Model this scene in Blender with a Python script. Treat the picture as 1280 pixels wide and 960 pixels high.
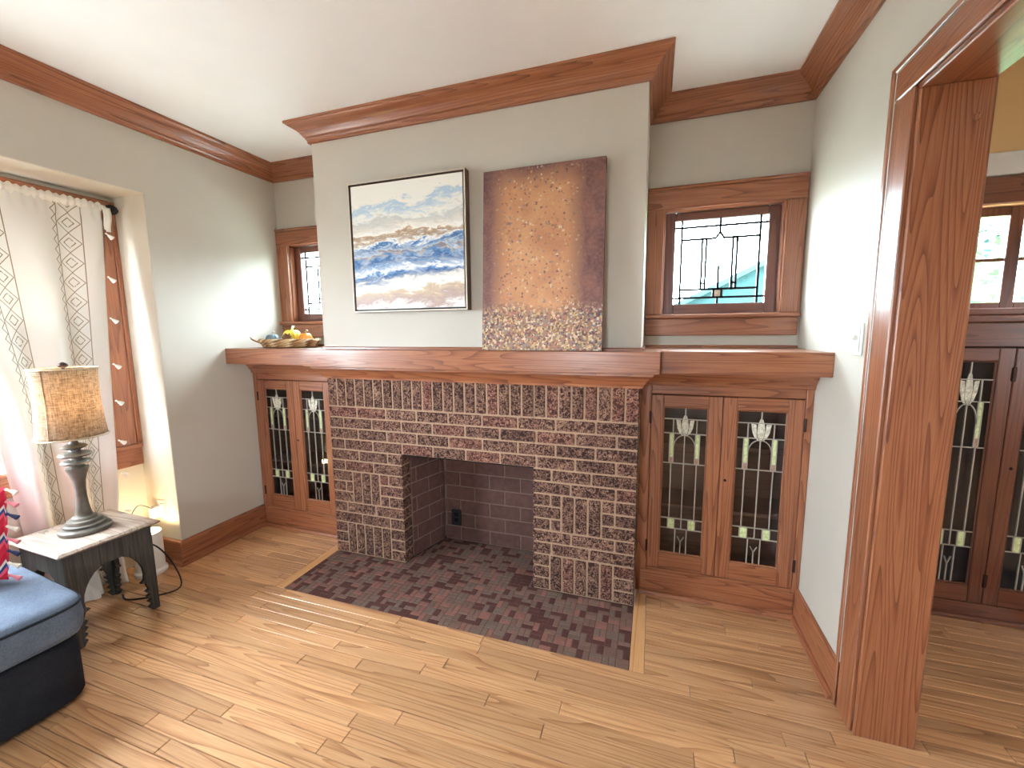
import bpy, bmesh, math, random
from mathutils import Vector, Matrix

random.seed(7)
for o in list(bpy.data.objects):
    bpy.data.objects.remove(o)
SC = bpy.context.scene
COL = SC.collection

# ------------------------------------------------------------------ room measures (metres)
W = 1.89                 # width of the brick face, x 0..W, brick face in the plane y = 0
XL, XR, YB = -0.81, 2.667, 0.466
ZC = 2.655               # ceiling
XA = -1.09               # back wall of the window alcove
YF = -4.6                # wall behind the camera
XR2 = 2.83               # dining room face of the right wall
XD = 5.6                 # far wall of the dining room
YD = 0.44                # back wall of the dining room

# ------------------------------------------------------------------ camera
cam_d = bpy.data.cameras.new('camera')
cam = bpy.data.objects.new('camera', cam_d)
COL.objects.link(cam)
cam_d.sensor_width = 36.0
cam_d.lens = 526.05 / 1280 * 36.0
cam_d.clip_start = 0.02
_R = Vector((0.94832313, 0.31719204, -0.00851175))
_U = Vector((-0.03172229, 0.12146392, 0.99208881))
_F = Vector((-0.31571655, 0.94055076, -0.12524911))
_m = Matrix.Identity(4)
for i in range(3):
    _m[i][0], _m[i][1], _m[i][2] = _R[i], _U[i], -_F[i]
_m[0][3], _m[1][3], _m[2][3] = 1.9457, -2.1287, 1.4365
cam.matrix_world = _m
SC.camera = cam

# ------------------------------------------------------------------ sky and exposure
world = bpy.data.worlds.new('sky')
SC.world = world
world.use_nodes = True
bg = world.node_tree.nodes['Background']
bg.inputs['Color'].default_value = (0.79, 0.90, 1.0, 1)
bg.inputs['Strength'].default_value = 52.0
SC.view_settings.view_transform = 'Standard'
SC.view_settings.look = 'None'
SC.view_settings.gamma = 1
SC.view_settings.use_curve_mapping = False
SC.view_settings.exposure = 0.58


def portal(name, loc, rot, sx, sy):
    l = bpy.data.lights.new(name, 'AREA')
    l.shape = 'RECTANGLE'
    l.size, l.size_y = sx, sy
    l.cycles.is_portal = True
    o = bpy.data.objects.new(name, l)
    COL.objects.link(o)
    o.location = loc
    o.rotation_euler = rot
    return o


H = math.pi / 2
portal('portal_small_window', (-0.415, YB + 0.2, 1.81), (-H, 0, 0), 0.62, 0.62)
portal('portal_small_window', (2.275, YB + 0.2, 1.81), (-H, 0, 0), 0.62, 0.62)
portal('portal_alcove_window', (XA - 0.2, -1.305, 1.42), (0, -H, 0), 1.4, 1.4)
portal('portal_added_fill_window', (0.95, YF - 0.2, 1.55), (H, 0, 0), 1.0, .95)
portal('portal_dining_window', (3.6, YD + 0.25, 1.74), (-H, 0, 0), 0.9, 0.5)
portal('portal_dining_side', (XD + 0.2, -2.05, 1.45), (0, H, 0), .8, .8)


# ------------------------------------------------------------------ object helpers
def tag(o, label=None, cat=None, group=None, kind=None):
    if label: o['label'] = label
    if cat: o['category'] = cat
    if group: o['group'] = group
    if kind: o['kind'] = kind
    return o


def empty(name, loc=(0, 0, 0), rz=0.0):
    o = bpy.data.objects.new(name, None)
    o.empty_display_size = 0.05
    COL.objects.link(o)
    o.location = loc
    o.rotation_euler = (0, 0, rz)
    return o


class MB:
    def __init__(self):
        self.v, self.f, self.mi, self.uv = [], [], [], {}

    def face(self, idx, m=0, uv=None):
        if uv: self.uv[len(self.f)] = uv
        self.f.append(tuple(idx)); self.mi.append(m)

    def poly(self, pts, m=0, uv=None):
        b = len(self.v)
        self.v += [tuple(p) for p in pts]
        self.face(range(b, b + len(pts)), m, uv)

    def box(self, x0, x1, y0, y1, z0, z1, m=0):
        b = len(self.v)
        self.v += [(x, y, z) for z in (z0, z1) for y in (y0, y1) for x in (x0, x1)]
        for q in ((0, 2, 3, 1), (4, 5, 7, 6), (0, 1, 5, 4), (2, 6, 7, 3), (0, 4, 6, 2), (1, 3, 7, 5)):
            self.face([b + i for i in q], m)
        return self

    def cbox(self, x0, x1, y0, y1, z0, z1, c=0.004, m=0):
        """box with chamfered edges (26 faces, 44 triangles)"""
        b = len(self.v)
        c = min(c, (x1 - x0) * .45, (y1 - y0) * .45, (z1 - z0) * .45)
        X, Y, Z = (x0, x1), (y0, y1), (z0, z1)
        idx = {}
        for sx in (0, 1):
            for sy in (0, 1):
                for sz in (0, 1):
                    dx, dy, dz = (c if sx == 0 else -c), (c if sy == 0 else -c), (c if sz == 0 else -c)
                    idx[(sx, sy, sz, 0)] = len(self.v); self.v.append((X[sx], Y[sy] + dy, Z[sz] + dz))
                    idx[(sx, sy, sz, 1)] = len(self.v); self.v.append((X[sx] + dx, Y[sy], Z[sz] + dz))
                    idx[(sx, sy, sz, 2)] = len(self.v); self.v.append((X[sx] + dx, Y[sy] + dy, Z[sz]))
                    self.face([idx[(sx, sy, sz, k)] for k in range(3)], m)
        cyc = ((0, 0), (0, 1), (1, 1), (1, 0))
        for s in (0, 1):
            self.face([idx[(s, a, e, 0)] for a, e in cyc], m)
            self.face([idx[(a, s, e, 1)] for a, e in cyc], m)
            self.face([idx[(a, e, s, 2)] for a, e in cyc], m)
        for a in (0, 1):
            for e in (0, 1):
                self.face([idx[(0, a, e, 1)], idx[(1, a, e, 1)], idx[(1, a, e, 2)], idx[(0, a, e, 2)]], m)
                self.face([idx[(a, 0, e, 0)], idx[(a, 1, e, 0)], idx[(a, 1, e, 2)], idx[(a, 0, e, 2)]], m)
                self.face([idx[(a, e, 0, 0)], idx[(a, e, 1, 0)], idx[(a, e, 1, 1)], idx[(a, e, 0, 1)]], m)
        return self

    def loft(self, rings, closed=True, caps=True, m=0):
        n = len(rings[0]); b = len(self.v)
        for r in rings: self.v += [tuple(p) for p in r]
        for i in range(len(rings) - 1):
            for j in range(n if closed else n - 1):
                k = (j + 1) % n
                self.face([b + i * n + j, b + i * n + k, b + (i + 1) * n + k, b + (i + 1) * n + j], m)
        if caps:
            self.face([b + j for j in range(n)][::-1], m)
            self.face([b + (len(rings) - 1) * n + j for j in range(n)], m)
        return self

    def prism(self, poly, fn, a0, a1, m=0):
        """poly in 2D; fn(p, q, a) -> 3D"""
        return self.loft([[fn(p, q, a0) for p, q in poly], [fn(p, q, a1) for p, q in poly]], m=m)

    def tube(self, pts, r, n=8, m=0, caps=True):
        pts = [Vector(p) for p in pts]
        rings = []
        for i, p in enumerate(pts):
            t = (pts[min(i + 1, len(pts) - 1)] - pts[max(i - 1, 0)]).normalized()
            u = t.cross(Vector((0, 0, 1)))
            if u.length < 1e-3: u = t.cross(Vector((1, 0, 0)))
            u.normalize(); w = t.cross(u)
            rr = r[i] if isinstance(r, (list, tuple)) else r
            rings.append([p + (u * math.cos(2 * math.pi * k / n) + w * math.sin(2 * math.pi * k / n)) * rr for k in range(n)])
        return self.loft(rings, caps=caps, m=m)

    def lathe(self, prof, n=32, c=(0, 0, 0), m=0, caps=True):
        rings = [[(c[0] + r * math.cos(2 * math.pi * k / n), c[1] + r * math.sin(2 * math.pi * k / n), c[2] + z) for k in range(n)] for r, z in prof]
        return self.loft(rings, caps=caps, m=m)

    def grid(self, fn, nu, nv, m=0, uv=False):
        b = len(self.v)
        for j in range(nv + 1):
            for i in range(nu + 1):
                self.v.append(tuple(fn(i / nu, j / nv)))
        for j in range(nv):
            for i in range(nu):
                q = [b + j * (nu + 1) + i, b + j * (nu + 1) + i + 1, b + (j + 1) * (nu + 1) + i + 1, b + (j + 1) * (nu + 1) + i]
                self.face(q, m, [(i / nu, j / nv), ((i + 1) / nu, j / nv), ((i + 1) / nu, (j + 1) / nv), (i / nu, (j + 1) / nv)] if uv else None)
        return self

    def mesh(self, name, mats, smooth=False, recalc=True):
        me = bpy.data.meshes.new(name)
        me.from_pydata(self.v, [], self.f)
        for mt in (mats if isinstance(mats, (list, tuple)) else [mats]): me.materials.append(mt)
        me.polygons.foreach_set('material_index', self.mi)
        if self.uv:
            ul = me.uv_layers.new(name='UVMap')
            for pi, uvs in self.uv.items():
                for li, c in zip(me.polygons[pi].loop_indices, uvs): ul.data[li].uv = c
        if recalc:
            bm = bmesh.new(); bm.from_mesh(me)
            bmesh.ops.recalc_face_normals(bm, faces=bm.faces)
            bm.to_mesh(me); bm.free()
        if smooth:
            me.polygons.foreach_set('use_smooth', [True] * len(me.polygons)); me.set_sharp_from_angle(angle=.75)
        me.update()
        return me

    def build(self, name, mats, parent=None, smooth=False, recalc=True, loc=None):
        o = bpy.data.objects.new(name, self.mesh(name, mats, smooth, recalc))
        COL.objects.link(o)
        if parent: o.parent = parent
        if loc: o.location = loc
        return o


def bev(o, w=0.004, seg=2):
    b = o.modifiers.new('bevel', 'BEVEL'); b.width = w; b.segments = seg; b.limit_method = 'ANGLE'; b.angle_limit = 0.6
    return o


MESHES = {}


def inst(name, key, make, mats, loc, parent, rz=0.0, smooth=False):
    """an object of its own that shares mesh data with its look-alikes"""
    k = (name, key, mats.name)
    if k not in MESHES: MESHES[k] = make().mesh(name, mats, smooth)
    o = bpy.data.objects.new(name, MESHES[k])
    COL.objects.link(o); o.parent = parent; o.location = loc; o.rotation_euler = (0, 0, rz)
    return o


def box_of(w, d, h, c):      # centred chamfered box
    return lambda: MB().cbox(-w / 2, w / 2, -d / 2, d / 2, -h / 2, h / 2, c)


def sbox(name, mat, x0, x1, y0, y1, z0, z1, parent=None, c=0.003):
    return MB().cbox(x0, x1, y0, y1, z0, z1, c).build(name, mat, parent)


def struct(o, label=None, cat=None):
    o['kind'] = 'structure'
    if label: o['label'] = label
    if cat: o['category'] = cat
    return o


# ------------------------------------------------------------------ materials
def s2l(c):
    return tuple(((x / 255) / 12.92 if x / 255 <= 0.04045 else ((x / 255 + 0.055) / 1.055) ** 2.4) for x in c) + (1,)


class NT:
    def __init__(self, name):
        self.m = bpy.data.materials.new(name); self.m.use_nodes = True
        self.t = self.m.node_tree; self.n = self.t.nodes; self.l = self.t.links
        self.b = self.n['Principled BSDF']

    def new(self, ty, ins=None, **kw):
        n = self.n.new(ty)
        for k, v in kw.items(): setattr(n, k, v)
        for k, v in (ins or {}).items():
            self.set(n.inputs[k], v)
        return n

    def set(self, sock, v):
        if hasattr(v, 'is_output') or isinstance(v, bpy.types.NodeSocket): self.l.new(v, sock)
        else: sock.default_value = v

    def math(self, op, a, b=None, c=None, clamp=False):
        n = self.n.new('ShaderNodeMath'); n.operation = op; n.use_clamp = clamp
        self.set(n.inputs[0], a)
        if b is not None: self.set(n.inputs[1], b)
        if c is not None: self.set(n.inputs[2], c)
        return n.outputs[0]

    def ramp(self, fac, stops, interp='LINEAR'):
        n = self.n.new('ShaderNodeValToRGB'); self.set(n.inputs[0], fac)
        cr = n.color_ramp; cr.interpolation = interp
        while len(cr.elements) < len(stops): cr.elements.new(0.5)
        for e, (p, c) in zip(cr.elements, stops): e.position = p; e.color = c
        return n.outputs[0]

    def mix(self, fac, a, b, blend='MIX'):
        n = self.n.new('ShaderNodeMix'); n.data_type = 'RGBA'; n.blend_type = blend
        self.set(n.inputs[0], fac); self.set(n.inputs[6], a); self.set(n.inputs[7], b)
        return n.outputs[2]

    def noise(self, vec, scale, detail=4, rough=0.55, dist=0.0):
        n = self.new('ShaderNodeTexNoise', {'Vector': vec, 'Scale': scale, 'Detail': detail, 'Roughness': rough, 'Distortion': dist})
        return n.outputs['Fac']

    def pos(self, coord='pos', rnd=True):
        if coord == 'pos': p = self.new('ShaderNodeNewGeometry').outputs['Position']
        elif coord == 'uv': p = self.new('ShaderNodeTexCoord').outputs['UV']
        else: p = self.new('ShaderNodeTexCoord').outputs['Object']
        if not rnd: return p
        oi = self.new('ShaderNodeObjectInfo').outputs['Random']
        self.rand = oi
        a = self.new('ShaderNodeVectorMath', {0: p}, operation='ADD')
        cmb = self.new('ShaderNodeCombineXYZ', {0: self.math('MULTIPLY', oi, 7.3), 1: self.math('MULTIPLY', oi, 13.7), 2: self.math('MULTIPLY', oi, 5.1)})
        self.l.new(cmb.outputs[0], a.inputs[1])
        return a.outputs[0]

    def scale(self, vec, s):
        n = self.new('ShaderNodeVectorMath', {0: vec}, operation='MULTIPLY'); n.inputs[1].default_value = s
        return n.outputs[0]

    def bump(self, h, strength=0.3, dist=0.01):
        n = self.new('ShaderNodeBump', {'Height': h, 'Strength': strength, 'Distance': dist})
        self.l.new(n.outputs[0], self.b.inputs['Normal'])

    def out(self, color=None, rough=0.5, spec=None, metal=None, coat=None):
        if color is not None: self.set(self.b.inputs['Base Color'], color)
        self.set(self.b.inputs['Roughness'], rough)
        if spec is not None: self.b.inputs['Specular IOR Level'].default_value = spec
        if metal is not None: self.b.inputs['Metallic'].default_value = metal
        if coat is not None:
            self.b.inputs['Coat Weight'].default_value = coat; self.b.inputs['Coat Roughness'].default_value = 0.18
        return self.m


def plain(name, rgb, rough=0.5, metal=0.0, spec=0.5, var=0.06, coord='pos'):
    t = NT(name); p = t.pos(coord, False)
    n = t.noise(p, 14, 3)
    c = s2l(rgb)
    lo = tuple(x * (1 - var) for x in c[:3]) + (1,); hi = tuple(min(1, x * (1 + var)) for x in c[:3]) + (1,)
    return t.out(t.ramp(n, [(0.3, lo), (0.7, hi)]), rough, spec, metal)


def wood(name, dark, mid, light, axis='x', coord='pos', rough=0.33, coat=0.35, rings=9.0, var=0.25, fine=1.0, lw=.34, across=13.0, along=.55):
    t = NT(name); p = t.pos(coord)
    s = {'x': (along, across, across), 'y': (across, along, across), 'z': (across, across, along)}[axis]
    big = t.noise(t.scale(p, s), 1.0, 0.6, 0.35, 0.25)
    contour = t.math('FRACT', t.math('MULTIPLY', big, rings))
    line = t.math('POWER', contour, 4.0)
    s2 = {'x': (6, 190, 190), 'y': (190, 6, 190), 'z': (190, 190, 6)}[axis]
    fin = t.noise(t.scale(p, s2), 1.0, 3, 0.6)
    g = t.math('ADD', t.math('MULTIPLY', line, lw), t.math('MULTIPLY', fin, 0.5 * fine))
    col = t.ramp(g, [(0.18, s2l(light)), (0.40, s2l(mid)), (0.80, s2l(dark))])
    v = t.math('ADD', t.math('MULTIPLY', t.rand, 2 * var), 1 - var)
    hv = t.new('ShaderNodeHueSaturation', {'Value': v, 'Color': col})
    t.bump(g, 0.10, 0.004)
    return t.out(hv.outputs[0], rough, 0.5, coat=coat)


OD, OM, OL = (84, 45, 29), (137, 80, 53), (162, 104, 71)
OAK = {a: wood('stained_oak_' + a, OD, OM, OL, a, rings=17, var=0.06, lw=.38) for a in 'xyz'}
SASHM = {a: wood('dark_sash_oak_' + a, (66, 36, 30), (100, 60, 50), (120, 75, 62), a, var=0.05) for a in 'xz'}
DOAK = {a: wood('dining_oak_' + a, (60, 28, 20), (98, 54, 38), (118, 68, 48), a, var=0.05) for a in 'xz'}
FLOOR = wood('floor_oak', (138, 90, 56), (184, 136, 94), (205, 160, 117), 'x', rough=0.3, coat=0.35, rings=13, var=0.17, lw=.42)
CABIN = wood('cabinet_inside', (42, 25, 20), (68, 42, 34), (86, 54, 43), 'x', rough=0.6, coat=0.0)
TABLEM = wood('weathered_wood', (58, 54, 50), (96, 88, 80), (128, 118, 108), 'x', coord='obj', rough=0.75, coat=0.0, var=0.1, fine=1.4)
TABLEL = wood('charcoal_wood', (40, 38, 36), (66, 62, 57), (96, 89, 80), 'z', coord='obj', rough=0.8, coat=0.0, var=0.1, fine=1.5)
TABLET = wood('weathered_top', (88, 76, 68), (134, 117, 104), (166, 149, 134), 'x', coord='obj', rough=0.6, coat=0.05, var=0.12, fine=1.3)


def paint(name, rgb, var=0.03):
    t = NT(name); p = t.pos('pos', False)
    n = t.noise(p, 2.0, 3); f = t.noise(p, 260, 2)
    c = s2l(rgb)
    col = t.ramp(n, [(0.3, tuple(x * (1 - var) for x in c[:3]) + (1,)), (0.7, tuple(min(1, x * (1 + var)) for x in c[:3]) + (1,))])
    t.bump(f, 0.08, 0.002)
    return t.out(col, 0.55, 0.3)


WALL = paint('greige_wall_paint', (196, 189, 177))
ALCOVE_LIT = paint('lit_alcove_wall_paint', (220, 213, 198))  # wall paint made lighter: window brightness is put into the alcove colour
CEIL = paint('white_ceiling_paint', (246, 248, 250))
TAN = paint('tan_wall_paint', (214, 180, 132))
WHITE = plain('white_plastic', (232, 230, 224), 0.4)
TRIMW = plain('white_trim', (212, 212, 210), 0.5)


def brick_mat(name, dark, mid, light):
    t = NT(name); p = t.pos('pos')
    n = t.noise(p, 50, 2.5, 0.6, 0.9)
    worm = t.math('ABSOLUTE', t.math('SUBTRACT', n, 0.5))
    big = t.noise(p, 11, 2)
    g = t.math('ADD', t.math('MULTIPLY', worm, 5.0), t.math('MULTIPLY', big, 0.25))
    col = t.ramp(g, [(0.10, s2l(light)), (0.30, s2l(mid)), (0.56, s2l(dark))])
    v = t.math('ADD', t.math('MULTIPLY', t.rand, 0.24), 0.92)
    hv = t.new('ShaderNodeHueSaturation', {'Value': v, 'Color': col})
    t.bump(t.math('MULTIPLY', g, -1.0), 0.6, 0.006)
    return t.out(hv.outputs[0], 0.85, 0.2)


BRICKS = [brick_mat('rug_face_brick', (62, 40, 36), (112, 80, 70), (168, 136, 112)),
          brick_mat('rug_face_brick_red', (72, 43, 39), (120, 80, 70), (170, 132, 110)),
          brick_mat('rug_face_brick_dark', (56, 37, 34), (104, 75, 66), (160, 128, 106))]


def rough_mat(name, rgb, var=0.2, sc=40, bump=0.4):
    t = NT(name); p = t.pos('pos')
    n = t.noise(p, sc, 4)
    c = s2l(rgb)
    col = t.ramp(n, [(0.25, tuple(x * (1 - var) for x in c[:3]) + (1,)), (0.75, tuple(min(1, x * (1 + var)) for x in c[:3]) + (1,))])
    v = t.math('ADD', t.math('MULTIPLY', t.rand, 0.2), 0.9)
    hv = t.new('ShaderNodeHueSaturation', {'Value': v, 'Color': col})
    t.bump(n, bump, 0.004)
    return t.out(hv.outputs[0], 0.85, 0.25)


MORTAR = rough_mat('tan_mortar', (160, 132, 110), 0.15, 60)
FMORTAR = rough_mat('grey_firebox_mortar', (126, 104, 94), 0.2, 60)
FIREB = rough_mat('firebrick', (96, 68, 62), 0.22, 26)
TILES = [rough_mat('hearth_tile_dark', (84, 52, 48), 0.15, 50, .2), rough_mat('hearth_tile_taupe', (116, 90, 80), 0.12, 50, .2),
         rough_mat('hearth_tile_grey', (110, 92, 82), 0.12, 50, .2), rough_mat('hearth_tile_rose', (132, 92, 82), 0.12, 50, .2)]
GROUT = rough_mat('hearth_grout', (84, 64, 58), 0.2, 60)
SOOT_SHADE = rough_mat('soot_and_depth_shade', (40, 34, 34), 0.2, 20)  # soot in the firebox, and painted shade behind the buffet doors
LEAD = plain('lead_came', (172, 164, 152), 0.45, 0.3)
BLACKM = plain('black_metal', (22, 20, 22), 0.4, 0.6)
BLACKP = plain('black_plastic', (18, 18, 22), 0.5)
BRONZE = plain('dark_bronze_hinge', (56, 34, 26), 0.45, 0.5)
BRASS = plain('antique_brass', (120, 88, 50), 0.4, 0.8)


def glass_mat(name, tint=(0.97, 0.98, 0.98), rough=0.02, bumpy=0.0):
    t = NT(name)
    t.n.remove(t.b)
    tr = t.new('ShaderNodeBsdfTransparent'); tr.inputs[0].default_value = tint + (1,)
    gl = t.new('ShaderNodeBsdfGlossy'); gl.inputs['Roughness'].default_value = rough
    lw_ = t.new('ShaderNodeLayerWeight'); lw_.inputs[0].default_value = .5
    fac_ = t.math('ADD', t.math('MULTIPLY', t.math('POWER', lw_.outputs['Facing'], 4.0), .55), .03)
    if bumpy:
        nz = t.noise(t.pos('pos', False), 90, 2)
        bp = t.new('ShaderNodeBump', {'Height': nz, 'Strength': bumpy, 'Distance': 0.004})
        t.l.new(bp.outputs[0], gl.inputs['Normal'])
    mx = t.new('ShaderNodeMixShader')
    t.l.new(fac_, mx.inputs[0]); t.l.new(tr.outputs[0], mx.inputs[1]); t.l.new(gl.outputs[0], mx.inputs[2])
    t.l.new(mx.outputs[0], t.n['Material Output'].inputs[0])
    return t.m


GLASS = glass_mat('clear_glass')
WGLASS = glass_mat('wavy_window_glass', (0.93, 0.98, 0.98), 0.06, 0.3)
t_ = NT('green_opal_glass'); GREENG = t_.out(t_.ramp(t_.noise(t_.pos('pos'), 70, 3), [(0.3, s2l((176, 196, 128))), (0.7, s2l((226, 234, 184)))]), 0.2)
t_ = NT('white_opal_glass'); OPALG = t_.out(t_.ramp(t_.noise(t_.pos('pos'), 60, 3, dist=1.0), [(0.3, s2l((176, 170, 150))), (0.7, s2l((238, 234, 218)))]), 0.2)
t_ = NT('amber_opal_glass'); ROSEG = t_.out(t_.ramp(t_.noise(t_.pos('pos'), 60, 3), [(0.3, s2l((150, 110, 96))), (0.7, s2l((196, 160, 140)))]), 0.2)

# ------------------------------------------------------------------ room shell
def wall_with_holes(name, mat, axis, c0, c1, a0, a1, z0, z1, holes):
    """slab between c0..c1 on `axis`, spanning a0..a1 along the other axis, with rectangular holes (a0,a1,z0,z1)"""
    mb = MB()
    As = sorted({a0, a1, *[h[0] for h in holes], *[h[1] for h in holes]})
    Zs = sorted({z0, z1, *[h[2] for h in holes], *[h[3] for h in holes]})
    # merge cells per column to keep the slab simple
    for i in range(len(As) - 1):
        am = (As[i] + As[i + 1]) / 2
        if am < a0 or am > a1: continue
        run = None
        for j in range(len(Zs) - 1):
            zm = (Zs[j] + Zs[j + 1]) / 2
            solid = not any(h[0] < am < h[1] and h[2] < zm < h[3] for h in holes)
            if solid:
                run = (run[0], Zs[j + 1]) if run else (Zs[j], Zs[j + 1])
            if (not solid or j == len(Zs) - 2) and run:
                if axis == 'y': mb.box(As[i], As[i + 1], c0, c1, run[0], run[1])
                else: mb.box(c0, c1, As[i], As[i + 1], run[0], run[1])
                run = None
    return mb.build(name, mat)


SW = dict(z0=1.52, z1=2.10)                       # small window openings in the back wall
LW = (-0.712, -0.118); RW = (1.978, 2.575)
struct(wall_with_holes('wall_back', WALL, 'y', YB, YB + 0.16, -1.25, XR2, 0, ZC,
       [(LW[0], LW[1], SW['z0'], SW['z1']), (RW[0], RW[1], SW['z0'], SW['z1'])]), 'greige plaster back wall with two small windows', 'wall')
# left wall: thick, with a full-height window alcove
mb = MB()
YA0, YA1, ZA = -0.425, -2.35, 2.225
mb.box(XA - .16, XL, YA0, YB, 0, ZC); mb.box(XA - .16, XL, YF, YA1, 0, ZC); mb.box(XA - .16, XL, YA1, YA0, ZA, ZC)
struct(mb.build('wall_left', WALL), 'greige plaster left wall broken by a deep window alcove', 'wall')
AW = (-1.95, -0.66, 0.77, 2.04)
struct(wall_with_holes('wall_alcove', ALCOVE_LIT, 'x', XA - 0.16, XA, YA1, YA0, 0, ZA, [AW]), 'wall under and around the alcove window with window light painted in', 'wall')
mb = MB(); e = .004
mb.box(XA, XL - .002, YA0 - e, YA0, 0, ZA); mb.box(XA, XL - .002, YA1, YA1 + e, 0, ZA); mb.box(XA, XL - .002, YA1, YA0, ZA - e, ZA)
struct(mb.build('wall_alcove_reveal', ALCOVE_LIT), 'reveal and soffit lining the window alcove with window light painted in', 'wall')
# right wall with the cased opening
YO0, YO1, ZO = -0.475, -2.35, 2.147
mb = MB()
mb.box(XR, XR2, YO0, YB, 0, ZC); mb.box(XR, XR2, YF, YO1, 0, ZC); mb.box(XR, XR2, YO1, YO0, ZO, ZC)
struct(mb.build('wall_right', WALL), 'pale wall between the right bookcase and the cased opening', 'wall')
struct(wall_with_holes('wall_front', WALL, 'y', YF - .16, YF, XA - .16, XD, 0, ZC, [(.60, 1.30, 1.2, 1.9)]), 'greige wall behind the viewer with one added fill window', 'wall')
mb = MB().box(XA - .16, XD, YF, YB + .16, ZC, ZC + .1)
struct(mb.build('ceiling', CEIL), 'smooth warm white plaster ceiling', 'ceiling')
# chimney breast around the firebox
mb = MB()
BY = 0.03
mb.box(-0.03, W, BY, YB, 1.19, ZC)
mb.box(0.0, 0.50, .092, YB, 0, 1.19); mb.box(1.37, W, .092, YB, 0, 1.19)
mb.box(.50, 1.37, .40, YB, 0, 1.19); mb.box(.50, 1.37, .092, .40, .80, 1.19)
struct(mb.build('wall_chimney_breast', WALL), 'greige plaster chimney breast above the mantel', 'wall')
# dining room beyond the opening
struct(wall_with_holes('wall_dining_back', TAN, 'y', YD, YD + .19, XR2, XD, 0, ZC, [(3.08, 4.10, 1.50, 1.98)]), 'tan wall of the dining room behind the built-in buffet', 'wall')
struct(wall_with_holes('wall_dining_right', TAN, 'x', XD, XD + .16, YF, YD, 0, ZC, [(-2.3, -1.75, 1.15, 1.75)]), 'tan side wall of the dining room', 'wall')  # unseen opening added and sized to let daylight into the dining room
sb = sbox('trim_dining_rail', TRIMW, XR2 + .001, XD - .001, YD - .03, YD - .001, 2.10, 2.196)
struct(sb, 'pale grey painted rail above the dining room window', 'trim')


# ------------------------------------------------------------------ swept mouldings
def offset_path(path, d):
    """path of (x,y); positive d shifts to the right-hand side of travel, mitred"""
    P = [Vector(p) for p in path]; out = []
    N = []
    for a, b in zip(P, P[1:]):
        t = (b - a).normalized(); N.append(Vector((t.y, -t.x)))
    for i, p in enumerate(P):
        if i == 0: out.append(p + N[0] * d)
        elif i == len(P) - 1: out.append(p + N[-1] * d)
        else:
            n1, n2 = N[i - 1], N[i]
            out.append(p + (n1 + n2) * (d / (1 + n1.dot(n2))))
    return out


def sweep(names, path, prof, mats, parent=None):
    """one mesh for each straight run of the path; prof = [(offset, z)]"""
    offs = [offset_path(path, d) for d, z in prof]
    res = []
    for i in range(len(path) - 1):
        dx = abs(path[i + 1][0] - path[i][0]); dy = abs(path[i + 1][1] - path[i][1])
        mt = mats['x'] if dx >= dy else mats['y']
        r0 = [(offs[k][i].x, offs[k][i].y, prof[k][1]) for k in range(len(prof))]
        r1 = [(offs[k][i + 1].x, offs[k][i + 1].y, prof[k][1]) for k in range(len(prof))]
        nm = names if isinstance(names, str) else names[i]
        res.append(MB().loft([r0, r1]).build(nm, mt, parent))
    return res


cz = ZC - .0005
crown = [(0.0005, cz), (0.104, cz), (0.104, cz - .012), (0.098, cz - .014), (0.092, cz - .020), (0.082, cz - .026), (0.066, cz - .034), (0.050, cz - .046), (0.038, cz - .060),
         (0.031, cz - .070), (0.024, cz - .074), (0.024, cz - .080), (0.017, cz - .088), (0.014, cz - .102), (0.0005, cz - .102)]
path = [(XL, YF + .001), (XL, YB), (-0.03, YB), (-0.03, BY), (W, BY), (W, YB), (XR, YB), (XR, YF + .001)]
names = ['trim_1', 'trim_2', 'trim_3', 'trim_4', 'trim_5', 'trim_6', 'trim_7']
labs = ['stained oak crown moulding along the left wall above the alcove', 'short stained oak crown moulding over the left small window',
        'short oak crown return on the left side of the chimney breast', 'stained oak crown moulding across the front of the chimney breast',
        'short oak crown return on the right side of the chimney breast', 'stained oak crown moulding above the right small window',
        'stained oak crown moulding along the right wall above the opening']
for o, l in zip(sweep(names, path, crown, OAK), labs): struct(o, l, 'moulding')

base = [(0.0005, 0.0), (0.018, 0.0), (0.018, .138), (0.014, .150), (0.006, .156), (0.0005, .156)]
shoe = [(0.018, 0.0), (0.036, 0.0), (0.036, .008), (0.032, .016), (0.024, .021), (0.018, .022)]
YCF = 0.158              # front plane of the bookcases
o = sweep(['baseboard_left_alcove', 'baseboard_left'], [(XA + .001, YA0 - .004), (XL + .0, YA0 - .004), (XL, YCF)], base, OAK)
struct(o[0], 'short oak baseboard on the alcove reveal beside the outlet', 'baseboard'); struct(o[1], 'oak baseboard along the left wall to the bookcase', 'baseboard')
o2 = sweep(['shoe', 'shoe'], [(XA + .001, YA0 - .004), (XL, YA0 - .004), (XL, YCF)], shoe, OAK)
o2[0].parent = o[0]; o2[1].parent = o[1]
ob = sweep(['baseboard_right'], [(XR, YCF), (XR, -0.343)], base, OAK)[0]
struct(ob, 'oak baseboard on the right wall between bookcase and opening', 'baseboard')
sweep(['shoe'], [(XR, YCF), (XR, -0.343)], shoe, OAK, ob)

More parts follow.
